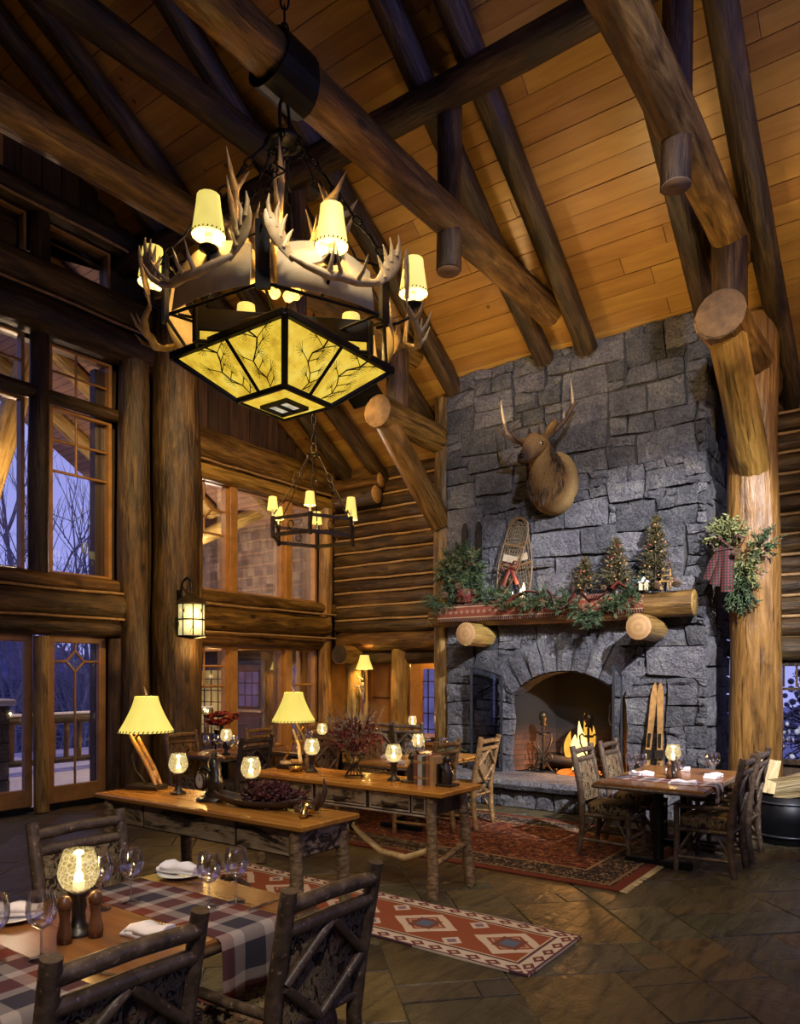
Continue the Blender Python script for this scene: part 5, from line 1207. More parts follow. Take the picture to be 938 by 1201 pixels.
for (x, y, rz, lb) in ((-2.2, 6.78, 20, 'rolled white napkin on the hearth side of the chimney table'), (-2.02, 7.3, 10, 'rolled white napkin at the chimney end of the table'), (-1.74, 6.42, 5, 'white napkin at the shaded corner of the chimney table'), (-1.62, 7.0, 80, 'white napkin by the shaded armchair at the chimney table')): napkin(x, y, .722, rz, lb, 'napkins on the table by the chimney', 1.25)
for (x, y, rz, lb) in ((-4.85, 6.5, 20, 'white napkin on the window side of the table behind the books'), (-4.36, 6.8, 10, 'white napkin near the golden chairs behind the books'), (-4.55, 6.2, -10, 'white napkin at the near edge of the table behind the books')): napkin(x, y, .722, rz, lb, 'napkins behind the books', 1.2)
napkin(-6.42, 5.82, .732, 0, 'white napkin beside the globe lamp on the square table', 'napkins by the windows'); napkin(-6.05, 6.6, .732, 15, 'white napkin on the table behind the bell lamp', 'napkins by the windows')
# plaid runners
def runner(y0, y1, lb, x0=-2.84, x1=-1.965, drop=.21, z=.752):
    mb = MB(); rings = []; rr = random.Random(int(y0*100)); prof = [(x0, z)] + [(x0+(x1-x0)*k/10, z) for k in range(1, 10)] + [(x1-.01, z+.001), (x1+.006, z-.01), (x1+.012, z-.04)] + [(x1+.014, z-drop*k/5) for k in range(2, 6)]
    for (x, zz) in prof:
        ring = []; nn = 10
        for i in range(nn+1):
            y = y0+(y1-y0)*i/nn; wv = .006*math.sin(y*38)*max(0, (z-.03-zz))/.2; ring.append(Vector((x+wv+.0, y, zz)))
        rings.append(ring)
    mb.loft(rings, False, True, False); c_ = Vector((-2.3, (y0+y1)/2, z)); mb.xf(Matrix.Translation(-c_))
    o = ob('plaid_runner', mb, PLAID); o.location = c_; tag(o, lb, 'table runner', 'plaid runners'); s_ = o.modifiers.new('thickness', 'SOLIDIFY'); s_.thickness = .0018; s_.offset = 1
runner(1.67, 1.97, 'plaid runner hanging over the table edge between the two armchairs'); runner(.88, 1.21, 'plaid runner under the wine glass cut by the picture edge')
runner(6.42, 6.70, 'plaid runner hanging off the table by the chimney', -2.38, -1.485, .16, .722)

# ================================================================== THINGS ON THE CONSOLES
e = empty('bear_clock', (-3.99, 3.34, .79), R(-20), label='dark carved bear mantel clock with round white face', cat='clock')
bd = MB(); rr = random.Random(2); rings = []
for k in range(13):
    t = k/12; r_ = [.085, .08, .06, .065, .075, .07, .062, .055, .05, .052, .046, .03, .005][k]; rings.append([Vector((.02*math.sin(t*4)+r_*(1+rr.uniform(-.26, .26))*math.cos(2*math.pi*i/14), r_*.75*(1+rr.uniform(-.26, .26))*math.sin(2*math.pi*i/14), .02+.29*t)) for i in range(14)])
pieces(e, [('plinth', MB().lathe([(.12, 0), (.125, .012), (.09, .03), (.001, .035)], 12, wav=.06, nw=5), DARKW), ('carved_bear', bd.loft(rings), DARKW), ('paw', MB().tube([(.03, -.04, .2), (.0, -.075, .23), (-.03, -.08, .21)], .016, 6), DARKW), ('ear', MB().ball((-.03, 0, .31), .014), DARKW), ('ear', MB().ball((.035, 0, .31), .014), DARKW)])
cf = ob('clock_case', MB().lathe([(.062, -.02), (.066, .0), (.058, .012), (.05, .004)], 20, cap=False), BRONZE, e, local=True); cf.rotation_euler = (R(90), 0, R(12)); cf.location = (-.03, -.088, .135)
ob('dial', MB().lathe([(.052, .004), (.001, .004)], 24, cap=False), CHINA, cf, local=True)
for i in range(12): ob('hour_mark', MB().box((.042*math.sin(i*math.pi/6), .042*math.cos(i*math.pi/6), .0055), (.003, .008, .001), Matrix.Rotation(-i*math.pi/6, 3, 'Z')), DARKW, cf, local=True)
ob('hour_hand', MB().box((.008, .010, .006), (.003, .028, .001), Matrix.Rotation(R(-40), 3, 'Z')), DARKW, cf, local=True); ob('minute_hand', MB().box((.0, .018, .006), (.002, .038, .001)), DARKW, cf, local=True)
# long wooden bowl with dried flowers, horns
e = empty('long_wooden_bowl', (-3.52, 3.33, .79), R(10), label='long dark canoe-shaped bowl heaped with dried red flowers', cat='bowl')
rings = []
for k in range(15):
    t = k/14; w_ = .095*math.sin(math.pi*(.06+.88*t))**.7; x = -.36+.68*t; lift = .07*abs(2*t-1)**2.5
    rings.append([Vector((x, w_*math.cos(a), .005+lift*.6+(.075+lift*.4)*(1-math.sin(a))*1.0 if False else .004+lift*.55+.05*(1+math.sin(-a) if False else 1-math.sin(a)))) for a in [math.pi*j/10 for j in range(11)]])
bo = MB().loft(rings, False, True, False)
o = ob('hull', bo, m_plain('bowl_wood', (.05, .028, .015), .6, var=.5, sc=14), e, local=True); o.modifiers.new('thickness', 'SOLIDIFY').thickness = .008
f_ = ob('dried_flowers', bough((.10, 0, .085), (.26, .10, .085), 150, .045, .024, .010, 41, (0, 0, .5), 9), m_plain('dried_petals', (.10, .02, .02), .8, var=.6, sc=20), e, local=True); f_['kind'] = 'stuff'
f_ = ob('dark_petals', balls((.09, 0, .08), (.25, .09, .07), 240, .014, 43, .5), m_plain('dark_petal', (.05, .012, .014), .7, var=.6, sc=20), e, local=True); f_['kind'] = 'stuff'
for k, (pts, lb) in enumerate(((((-3.20, 3.46, .795), (-3.14, 3.47, .84), (-3.10, 3.47, .92), (-3.10, 3.46, 1.0)), 'taller dark horn standing at the end of the long bowl'), (((-3.24, 3.36, .81), (-3.14, 3.38, .83), (-3.08, 3.38, .88), (-3.06, 3.38, .94)), 'shorter dark horn curling up beside the brass skull'))):
    tag(ob('animal_horn', MB().tube(pts, [.03, .026, .018, .003], 10), ANTLERD), lb, 'horn', 'horns on the console')
e = empty('brass_skull', (-3.08, 3.28, .79), R(30), label='small gleaming brass animal skull at the console end', cat='ornament')
BRASS = m_plain('brass', (.6, .4, .12), .25, 1.0, var=.2)
pieces(e, [('cranium', MB().ball((0, 0, .05), .045, 12, 8, (1.1, .9, .9)), BRASS), ('muzzle', MB().tube([(0, -.03, .045), (0, -.07, .03), (0, -.09, .018)], [.03, .024, .015], 8), BRASS), ('eye_socket', MB().ball((-.022, -.035, .06), .012), DARKW), ('eye_socket', MB().ball((.022, -.035, .06), .012), DARKW)])
# dried flower bouquet in a wire basket
e = empty('dried_bouquet', (-3.94, 4.77, .79), 0, label='spray of dried red flowers and bare twigs in a black wire basket', cat='bouquet')
wbk = MB()
for i in range(14):
    a = 2*math.pi*i/14; wbk.tube([(.085*math.cos(a), .085*math.sin(a), .002), (.022*math.cos(a+.2), .022*math.sin(a+.2), .09), (.09*math.cos(a+.4), .09*math.sin(a+.4), .19)], .003, 4, False)
wbk.torus((0, 0, .004), .085, .004, 20, 5).torus((0, 0, .19), .09, .004, 20, 5).torus((0, 0, .09), .022, .004, 12, 5)
tw = MB(); rr = random.Random(8)
for k in range(60):
    a = rr.uniform(0, 6.28); s_ = rr.uniform(.1, .8); L_ = rr.uniform(.25, .58); d = Vector((math.cos(a)*s_, math.sin(a)*s_, 1)).normalized(); p = Vector((0, 0, .14)); pts = [p]
    for j in range(4): d = (d + rv(rr)*.22).normalized(); p = p + d*L_/4; pts.append(p)
    tw.tube(pts, [.003, .0026, .0022, .0016, .001], 4, False)
f_ = ob('flower_heads', bough((0, 0, .34), (.27, .22, .14), 150, .06, .026, .013, 51, (0, 0, .6), 12), m_plain('dried_red', (.15, .03, .028), .8, var=.7, sc=14), e, local=True); f_['kind'] = 'stuff'
f_ = ob('pale_heads', bough((0, 0, .40), (.27, .22, .16), 50, .07, .02, .009, 52, (0, 0, .8), 10), TWIGS, e, local=True); f_['kind'] = 'stuff'
f_ = ob('twigs', tw, TWIGS, e, local=True); f_['kind'] = 'stuff'; ob('wire_basket', wbk, IRON, e, local=True)
# books and bookends
xb = -3.30
for k, (w_, h_, col, lb) in enumerate(((.035, .23, (.16, .06, .04), 'brown-red book at the window end of the row on the drawer console'), (.045, .225, (.42, .40, .38), 'pale grey book with dark bands in the row'), (.026, .22, (.04, .055, .035), 'thin dark green book in the row'), (.034, .232, (.26, .10, .065), 'rust red book in the row'), (.045, .225, (.40, .24, .10), 'tan leather book at the bookend side of the row'))):
    e = empty('book', (xb + w_/2, 4.80, .79), 0, label=lb, cat='book', group='books on the drawer console'); xb += w_ + .002
    m_ = m_plain('book_cloth', col, .6, var=.15, sc=20)
    pieces(e, [('cover', MB().box((-w_/2+.002, 0, h_/2), (.004, .16, h_)).box((w_/2-.002, 0, h_/2), (.004, .16, h_)).box((0, -.078, h_/2), (w_-.004, .004, h_)), m_), ('pages', MB().box((0, .002, h_/2), (w_-.009, .15, h_-.01)), PARCH), ('spine_band', MB().box((0, -.0805, h_*.78), (w_*.9, .002, .02)), GOLDB), ('spine_band', MB().box((0, -.0805, h_*.25), (w_*.9, .002, .012)), GOLDB)])
def bookend(x, s, lb):
    e = empty('bear_bookend', (x, 4.80, .79), 0, label=lb, cat='bookend', group='carved bookends')
    pieces(e, [('plate', MB().cbox((s*.06, 0, .01), (.14, .13, .02), .004), DARKW), ('upright', MB().box((s*.008, 0, .09), (.012, .12, .16)), DARKW), ('carved_body', MB().tube([(s*.05, 0, .02), (s*.06, 0, .09), (s*.045, 0, .15), (s*.05, 0, .19)], [.045, .05, .036, .026], 10), DARKW), ('carved_head', MB().ball((s*.06, -.005, .205), .032, 10, 6, (1.2, 1, 1)), DARKW), ('carved_paw', MB().tube([(s*.06, -.03, .12), (s*.03, -.05, .16)], .014, 6), DARKW)])
bookend(-3.31, -1, 'dark carved bear bookend by the globe lamp'); bookend(xb+.005, 1, 'dark carved bear bookend at the console end')
tag(ob('trinket_bowl', MB().lathe([(.001, 0), (.03, 0), (.055, .03), (.06, .045), (.052, .04), (.001, .012)], 18), BRASS, loc=(-4.56, 4.72, .79)), 'small brass bowl beside the paddle lamp', 'bowl')
# poinsettia on the window sill side
e = empty('poinsettia', (-8.2, 7.0, .0), 0, label='red poinsettia on a plant stand in front of the corner-bay window', cat='plant')
po = MB(); rr = random.Random(14)
for k in range(26):
    c_ = Vector((rr.uniform(-.2, .2), rr.uniform(-.22, .22), 1.0+rr.uniform(-.08, .1)))
    for j in range(7): blade(po, c_, Vector((math.cos(j*.9), math.sin(j*.9), rr.uniform(.0, .4))).normalized(), .10, .045, rr)
f_ = ob('bracts', po, m_plain('poinsettia_red', (.22, .03, .018), .6, var=.4, sc=9), e, local=True); f_['kind'] = 'stuff'
pieces(e, [('pot', MB().lathe([(.08, .70), (.11, .86), (.09, .86), (.001, .84)], 14), BRONZE), ('stems', MB().tube([(0, 0, .84), (0, 0, 1.0)], .03, 6), PINEEDLE), ('stand_top', MB().lathe([(.15, .66), (.15, .70), (.001, .70)], 18), DARKW)] + [('leg', MB().tube([(.13*math.cos(a), .13*math.sin(a), 0), (.08*math.cos(a), .08*math.sin(a), .66)], .014, 6), DARKW) for a in (0, 2.09, 4.19)])
# ================================================================== BIG ANTLER CHANDELIER
FW3 = Vector((-math.sin(R(36)), math.cos(R(36)), 0)); RT3 = Vector((math.cos(R(36)), math.sin(R(36)), 0))
CC = Vector((-3.82, 3.84, 0))
def cp(ph, r_, z):
    """round the chandelier axis: angle in degrees from the hall's seating side, radius, height"""
    a = R(ph); return CC + RT3*(math.sin(a)*r_) - FW3*(math.cos(a)*r_) + Vector((0, 0, z))
cd = empty('antler_chandelier', (CC.x, CC.y, 3.57), 0, label='great antler chandelier with amber mica lantern and parchment candle shades', cat='chandelier')
def link(p, q, r_=.03, t=.007, fl=0):
    p = Vector(p); q = Vector(q); d = (q-p).normalized(); a = d.orthogonal().normalized(); a = Quaternion(d, fl) @ a; c_ = (p+q)/2; h = (q-p).length/2
    pts = [c_ + d*h*math.cos(2*math.pi*i/12) + a*r_*math.sin(2*math.pi*i/12) for i in range(13)]
    return MB().tube(pts, t, 5, False)
def chain(p, q, parent, step=.11, r_=.026, t=.006, nm='chain_link'):
    p = Vector(p); q = Vector(q); n = max(1, round((q-p).length/step))
    for k in range(n): ob(nm, link(p.lerp(q, (k-.12)/n), p.lerp(q, (k+1.12)/n), r_, t, (k % 2)*math.pi/2), IRON, parent)
# saddle over the tie beam, with its hook
rings = []
for k in range(19):
    a = R(-20 - 320*k/18 + 90 + 90); a = R(110 + 320*k/18)
    ring = []
    for (r_, y) in ((.19, -.15), (.205, -.15), (.205, .15), (.19, .15)): ring.append(CC + Vector((r_*math.cos(a), y*(1 + .35*math.sin(a)*-1 if math.sin(a) < 0 else 1), 6.0 + r_*math.sin(a)*(1.0 if math.sin(a) > 0 else 1.12))))
    rings.append(ring)
ob('beam_saddle', MB().loft(rings, True, False), IRON, cd)
ob('ring_link', link(CC+Vector((0, 0, 5.52)), CC+Vector((0, 0, 5.80)), .055, .012, R(50)), IRON, cd)
chain(CC+Vector((0, 0, 6.22)), CC+Vector((0, 0, 7.6)), cd, .12, .03, .008)
ob('canopy_ring', MB().torus(CC+Vector((0, 0, 5.48)), .11, .022, 24, 8), IRON, cd); ob('canopy_plate', MB().lathe([(.001, .05), (.05, .04), (.10, .0), (.09, -.02), (.001, -.03)], 18, CC+Vector((0, 0, 5.49))), IRON, cd)
for ph, rr_, zz in ((0, .84, 4.42), (60, .84, 4.42), (-60, .84, 4.42), (120, .84, 4.42), (-120, .84, 4.42), (180, .84, 4.42)):
    p = cp(ph, .11, 5.47); q = cp(ph, rr_, zz); L_ = (q-p).length; d = (q-p)/L_; ob('hook_ring', MB().torus((p+d*.03), .03, .006, 12, 5, 'Y'), IRON, cd)
    for k in range(4):
        a = p + d*(L_*(k+.06)/4); b = p + d*(L_*(k+.72)/4); ob('twisted_rod', MB().tube([a.lerp(b, j/8) + (Quaternion(d, j*.9) @ d.orthogonal().normalized())*.004 for j in range(9)], .010, 6), IRON, cd)
        ob('chain_link', link(b - d*.01, b + d*.09, .026, .006), IRON, cd); ob('chain_link', link(b + d*.07, b + d*.16, .026, .006, 1.57), IRON, cd)
    if ph in (0,):
        c_ = p + d*.30; s_ = RT3*.075
        ob('iron_diamond', MB().tube([c_+s_, c_+Vector((0, 0, .045)), c_-s_, c_-Vector((0, 0, .045)), c_+s_], .008, 5), IRON, cd)
        c_ = p + d*.62; s_ = RT3*.085; ob('iron_diamond', MB().tube([c_+s_, c_+Vector((0, 0, .05)), c_-s_, c_-Vector((0, 0, .05)), c_+s_], .008, 5), IRON, cd)
# hexagon of parchment panels
HX = [60*k for k in range(6)]
for ph in HX:
    a0, a1 = cp(ph, .84, 4.03), cp(ph+60, .84, 4.03); b0, b1 = cp(ph, .80, 4.37), cp(ph+60, .80, 4.37)
    m0 = (a0+a1)/2; nrm = Vector((m0.x-CC.x, m0.y-CC.y, 0)).normalized()
    def bow(p, q, t): return p.lerp(q, t) + nrm*.06*math.sin(math.pi*t)
    rings = [[bow(a0, a1, t) - nrm*.002, bow(a0, a1, t) + nrm*.004, bow(b0, b1, t) - Vector((0, 0, .10*(1-math.sin(math.pi*t)))) + nrm*.004, bow(b0, b1, t) - Vector((0, 0, .10*(1-math.sin(math.pi*t)))) - nrm*.002] for t in [.10+.80*j/10 for j in range(11)]]
    ob('parchment_panel', MB().loft(rings, True, True), PARCH, cd)
    ob('frame_bar', MB().tube([a0, a1], .012, 6), IRON, cd); ob('frame_bar', MB().tube([b0, b1], .008, 6), IRON, cd)
    pst = cp(ph, .85, 4.2); t_ = Vector((-(pst.y-CC.y), pst.x-CC.x, 0)).normalized()
    ob('iron_post', MB().box(cp(ph, .84, 4.2), (.09, .03, .42), Matrix.Rotation(math.atan2(t_.y, t_.x), 3, 'Z')), IRON, cd)
    ob('spoke', MB().tube([cp(ph, .82, 4.05), cp(ph, .30, 4.0)], .011, 6), IRON, cd)
ob('inner_hoop', MB().torus(CC+Vector((0, 0, 4.02)), .42, .016, 32, 6), BRONZE, cd)
for ph in (45, 135, 225, 315): ob('hanger_rod', MB().tube([cp(ph-9, .42, 4.02), cp(ph-9, .5, 3.9)], .008, 6), IRON, cd)
# antlers round the ring
rr = random.Random(77)
def palm(p, d, up, size, parent, sd):
    """palmate moose antler end: a curved blade with a fan of points"""
    r2 = random.Random(sd); d = d.normalized(); up = (up - d*up.dot(d)).normalized(); n_ = d.cross(up).normalized()
    def at(t, v=0.0): return p + d*(t*size*1.25) + up*(size*(.30*t*t + v)) + n_*(.06*size*t*t)
    o = ob('antler_palm', MB().tube([at(t) for t in (-.12, .1, .3, .5, .7, .88, 1.0)], [.02, .03, .046, .056, .052, .036, .012], 12, True, .24, n_), ANTLER, parent)
    for (t, v, ln) in ((.28, .16, .30), (.5, .20, .38), (.72, .18, .40), (.95, .06, .36)):
        q = at(t, v); e_ = (up*(1.0-.45*t) + d*(.15+.75*t)).normalized()
        ob('antler_point', MB().tube([q-e_*.05, q+e_*size*ln*.5, q+e_*size*ln+up*size*.10], [.018, .013, .003], 7), ANTLER, o)
for k, ph in enumerate((-30, 30, 90, -90, 150, -150)):
    w_ = 19; zb = 4.07
    pts = [cp(ph-w_*1.0, .93, 4.15), cp(ph-w_*.7, .96, zb+.02), cp(ph-w_*.3, .97, zb-.02), cp(ph, .96, zb), cp(ph+w_*.3, .97, zb-.01), cp(ph+w_*.7, .96, zb+.03), cp(ph+w_*1.0, .92, 4.16)]
    ob('antler_beam', MB().tube(pts, [.016, .024, .028, .03, .028, .024, .016], 8), ANTLER, cd)
    ou = (cp(ph, 1, 0)-CC); sd_ = Vector((-ou.y, ou.x, 0)); sd_ = sd_ if (cp(ph+w_, 1, 0)-cp(ph-w_, 1, 0)).dot(sd_) > 0 else -sd_
    palm(pts[0], -sd_*.8+Vector((0, 0, .8)), ou*.1+sd_*.7+Vector((0, 0, .8)), .22, cd, k); palm(pts[-1], sd_*.8+Vector((0, 0, .8)), ou*.1-sd_*.7+Vector((0, 0, .8)), .22, cd, k+20)
    for j in range(4):
        q = pts[1+j]; e_ = (ou*rr.uniform(.2, .8) + sd_*rr.uniform(-.7, .7) + Vector((0, 0, rr.uniform(.1, .9)))).normalized(); ob('antler_point', MB().tube([q, q+e_*.09, q+e_*.15+Vector((0, 0, .05))], [.017, .012, .002], 6), ANTLER, cd)
# crown of elk antlers
for k in range(8):
    ph = 45*k + rr.uniform(-12, 12); z0 = 4.42; lean = rr.uniform(.16, .34); hh = rr.uniform(.55, .82)
    pts = [cp(ph, .10, z0), cp(ph, .16+lean*.4, z0+hh*.25), cp(ph+6, .18+lean*.7, z0+hh*.5), cp(ph+10, .16+lean*.8, z0+hh*.75), cp(ph+14, .10+lean*.7, z0+hh)]
    ob('crown_antler', MB().tube(pts, [.042, .04, .034, .022, .004], 8), ANTLER, cd)
    for j in (1, 2, 3):
        q = Vector(pts[j]); e_ = ((q-CC-Vector((0, 0, q.z))).normalized()*rr.uniform(.4, 1) + Vector((0, 0, rr.uniform(.5, 1.0))) + rv(rr)*.4).normalized(); ob('antler_point', MB().tube([q, q+e_*.10, q+e_*.19+Vector((0, 0, .07))], [.028, .02, .003], 6), ANTLER, cd)
for (p0, p1, p2, p3) in (((70, .15, 4.5), (70, .32, 4.46), (60, .5, 4.52), (50, .62, 4.50)), ((-70, .15, 4.46), (-70, .35, 4.42), (-60, .52, 4.40), (-52, .6, 4.46))): ob('crown_antler', MB().tube([cp(*p0), cp(*p1), cp(*p2), cp(*p3)], [.034, .032, .026, .012], 8), ANTLER, cd)
# candle lamps
SMK = MB(); rings = []
for (r_, z) in ((.105, 0), (.098, .05), (.088, .12), (.078, .19), (.072, .25)): rings.append([Vector((r_*(1-.03*(i % 2))*math.cos(2*math.pi*i/24), r_*(1-.03*(i % 2))*math.sin(2*math.pi*i/24), z)) for i in range(24)])
SMK.loft(rings, False); SM_ME = SMK.mesh('candle_shade', SHADEW); ST_ME = stitch(.002, .104, 24).mesh('shade_lacing', LOGD)
for (ph, r_, z) in ((-27, .80, 4.30), (29, .84, 4.22), (-90, .95, 4.38), (91, .93, 4.31), (150, .86, 4.26), (-150, .86, 4.34)):
    p = cp(ph, r_, z); q = cp(ph, .66, z-.16)
    ob('candle_arm', MB().tube([q, q.lerp(p, .6)+Vector((0, 0, -.06)), p+Vector((0, 0, -.07)), p], .011, 6), IRON, cd)
    ob('drip_cup', MB().lathe([(.012, -.02), (.06, .0), (.064, .012), (.02, .01)], 16, p), IRON, cd); ob('candle_sleeve', MB().lathe([(.02, .01), (.02, .10), (.001, .10)], 12, p), WAX, cd)
    s_ = ob('candle_shade', SM_ME, None, cd); s_.location = p + Vector((0, 0, .085)); setpar(s_, cd); l_ = ob('shade_lacing', ST_ME, None, s_, local=True)
    light('candle_bulb', 'POINT', p + Vector((0, 0, .10)), 16, AMBER, size=.03)
light('antler_fill', 'POINT', CC + Vector((0, 0, 4.20)), 30, AMBER, size=.06); light('antler_fill', 'POINT', CC + RT3*.05 - FW3*.30 + Vector((0, 0, 4.62)), 16, AMBER, size=.04)  # added points above the amber lantern, brightening the antlers and crown
# amber lantern: square bowl below, boxed collar above
ho, zo, hb, zb = .555, 3.885, .235, 3.60
out = [Vector((CC.x+sx_*ho, CC.y+sy_*ho, zo)) for sx_, sy_ in ((-1, -1), (1, -1), (1, 1), (-1, 1))]; inn = [Vector((CC.x+sx_*hb, CC.y+sy_*hb, zb)) for sx_, sy_ in ((-1, -1), (1, -1), (1, 1), (-1, 1))]
def bar(p, q, w_, h_, nm='lantern_bar'):
    d = (q-p); L_ = d.length; d.normalize(); rot = d.to_track_quat('X', 'Z').to_matrix(); ob(nm, MB().cbox((p+q)/2, (L_, w_, h_), .006, rot), IRON, cd)
def pane(a, b, c_, d, nm='mica_pane', mat=MICA):
    n_ = (b-a).cross(d-a).normalized()*.003; cen = (a+b+c_+d)/4; qs = [cen + (p-cen)*.985 for p in (a, b, c_, d)]
    return ob(nm, MB().add([p+n_ for p in qs]+[p-n_ for p in qs], [(0, 1, 2, 3), (7, 6, 5, 4)]+[(i, 4+i, 4+(i+1) % 4, (i+1) % 4) for i in range(4)]), mat, cd)
for k in range(4):
    a, b, c_, d = out[k], out[(k+1) % 4], inn[(k+1) % 4], inn[k]; bar(a, b, .045, .05); bar(c_, d, .035, .04); bar(a, d, .045, .04)
    mt_, mb_ = a.lerp(b, .5), d.lerp(c_, .5); bar(mt_, mb_, .028, .028); pane(a, mt_, mb_, d); pane(mt_, b, c_, mb_)
    nrm = (b-a).cross(d-a).normalized(); nrm = nrm if nrm.z < 0 else -nrm
    for s_, (pa, pb, pc, pd) in enumerate(((a, mt_, mb_, d), (mt_, b, c_, mb_))):     # iron pine branches laid over the mica
        r2 = random.Random(k*2+s_); tw_ = MB()
        def S(u, v): return (pa.lerp(pb, u)).lerp(pd.lerp(pc, u), v) + nrm*.010
        u0 = r2.uniform(.35, .65); stem_ = [(u0 + .12*math.sin(j*1.4+k), .04+.9*j/6) for j in range(7)]; tw_.tube([S(*q) for q in stem_], [.006, .006, .005, .005, .004, .004, .003], 5, False)
        for j in range(1, 7):
            for sg_ in ((-1, 1) if j % 2 else (1,)):
                u1, v1 = stem_[j]; eu, ev = u1 + sg_*.16, v1-.10
                if not (.05 < eu < .95 and .04 < ev < .95): continue
                tw_.tube([S(u1, v1), S(eu, ev)], .003, 4, False)
                for i in range(7):
                    an = R(-70 + 140*i/6); tw_.tube([S(eu, ev), S(min(.97, max(.03, eu + sg_*.15*math.cos(an))), min(.97, max(.03, ev + .12*math.sin(an)-.03)))], .0016, 3, False)
        ob('pine_branch', tw_, IRON, cd)
wn_ = .085
for k in range(4):                                           # underside with its little window
    a, b = inn[k], inn[(k+1) % 4]
ob('bottom_pane', MB().box(CC+Vector((0, 0, zb-.004)), (hb*2-.03, hb*2-.03, .006)), MICA, cd)
wf = CC + Vector((-.03, .03, zb-.016))
for (dx, dy, sx_, sy_) in ((-.12, 0, .028, .2), (.12, 0, .028, .2), (0, -.1, .268, .028), (0, .1, .268, .028), (0, 0, .018, .18)): ob('little_frame', MB().box(wf+Vector((dx, dy, 0)), (sx_, sy_, .03), Matrix.Rotation(R(0), 3, 'Z')), IRON, cd)
for dx in (-.06, .06): ob('little_pane', MB().box(wf+Vector((dx, 0, .006)), (.10, .17, .004)), m_emit('clear_pane', (1.0, .85, .6), .8, .6, 20), cd)
nd_ = Vector((.7071, -.7071, 0)); md_ = Vector((.7071, .7071, 0)); bx_ = [CC + nd_*(.30*a_) + md_*(.585*b_) for a_, b_ in ((1, -1), (1, 1), (-1, 1), (-1, -1))]
for k in range(4):
    a, b = bx_[k], bx_[(k+1) % 4]; up = Vector((0, 0, 1))
    bar(a+up*4.02, b+up*4.02, .03, .15, 'collar_board'); bar(a+up*3.875, b+up*3.875, .028, .025); bar(a+up*3.865, a+up*4.095, .04, .04)
    pane(a+up*3.885, b+up*3.885, b+up*3.95, a+up*3.95, 'mica_pane', MICA)

# ================================================================== SMALL HEXAGON CHANDELIER
SC = Vector((-6.13, 6.66, 0)); sc = empty('iron_chandelier', (SC.x, SC.y, 3.28), 0, label='small black iron hexagon chandelier with six shaded candles by the corner windows', cat='chandelier')
def sp_(ph, r_, z): a = R(ph); return SC + RT3*(math.sin(a)*r_) - FW3*(math.cos(a)*r_) + Vector((0, 0, z))
hexa = [60*k + 2 for k in range(6)]
def sbar(p, q, w_, h_, nm): d = q-p; L_ = d.length; d.normalize(); ob(nm, MB().box((p+q)/2, (L_, w_, h_), d.to_track_quat('X', 'Z').to_matrix()), BRONZE, sc)
SS = MB().lathe([(.066, 0), (.058, .06), (.047, .155)], 16, cap=False).mesh('candle_shade', SHADEW)
for ph in hexa:
    sbar(sp_(ph, .53, 3.47), sp_(ph+60, .53, 3.47), .014, .038, 'top_rail'); sbar(sp_(ph, .53, 3.28), sp_(ph+60, .53, 3.28), .016, .045, 'bottom_rail'); ob('corner_post', MB().box(sp_(ph, .53, 3.37), (.035, .035, .26)), BRONZE, sc)
    m_ = sp_(ph+30, .46, 3.375); ob('leaf_scroll', MB().torus(m_, .05, .008, 14, 5, 'X'), BRONZE, sc)
    p = sp_(ph, .53, 3.5); ob('candle_sleeve', MB().tube([p, p+Vector((0, 0, .11))], .012, 8), WAX, sc)
    s_ = bpy.data.objects.new('candle_shade', SS); C.objects.link(s_); s_.location = p+Vector((0, 0, .07)); setpar(s_, sc)
    ob('hanger_rod', MB().tube([sp_(ph, .53, 3.5), sp_(ph, .30, 3.86), sp_(ph, .26, 3.95)], .008, 5), BRONZE, sc); ob('hanger_link', link(sp_(ph, .27, 3.93), sp_(ph, .19, 4.06), .03, .006), BRONZE, sc); ob('hanger_rod', MB().tube([sp_(ph, .20, 4.04), sp_(ph, .06, 4.30)], .008, 5), BRONZE, sc)
ob('canopy_ring', MB().torus(SC+Vector((0, 0, 4.30)), .07, .018, 18, 6), BRONZE, sc); ob('ring_link', link(SC+Vector((0, 0, 4.30)), SC+Vector((0, 0, 4.44)), .03, .008), BRONZE, sc)
chain(SC+Vector((0, 0, 4.42)), SC+Vector((0, 0, cz(SC.y)-.05)), sc, .12, .026, .007)
for ph in hexa[::2]: light('candle_bulb', 'POINT', sp_(ph, .53, 3.61), 15, AMBER, size=.02)

# ================================================================== WALL LANTERN AND SCONCE
LC = Vector((-7.80, 6.16, 0)); le = empty('wall_lantern', (LC.x, LC.y, 2.12), 0, label='iron wall lantern with glowing paper-white panes on the massive log column', cat='lantern')
ob('roof_cone', MB().lathe([(.21, 2.545), (.20, 2.56), (.05, 2.68), (.03, 2.70), (.02, 2.74), (.001, 2.745)], 20, LC), BRONZE, le)
for k in range(8):
    a0, a1 = R(45*k+14), R(45*k+59)
    for (z0, z1) in ((2.14, 2.335), (2.35, 2.545)):
        rings = [[LC+Vector((.165*math.cos(a0+(a1-a0)*t), .165*math.sin(a0+(a1-a0)*t), z)) for z in (z0, z1)] + [LC+Vector((.161*math.cos(a0+(a1-a0)*t), .161*math.sin(a0+(a1-a0)*t), z)) for z in (z1, z0)] for t in (0, .33, .66, 1)]
        ob('pane', MB().loft(rings, True, True), FROST, le)
    ob('lantern_rib', MB().tube([LC+Vector((.168*math.cos(a0), .168*math.sin(a0), 2.13)), LC+Vector((.168*math.cos(a0), .168*math.sin(a0), 2.55))], .009, 5), IRON, le)
for z in (2.13, 2.343, 2.545): ob('hoop', MB().torus(LC+Vector((0, 0, z)), .168, .011, 28, 6), IRON, le)
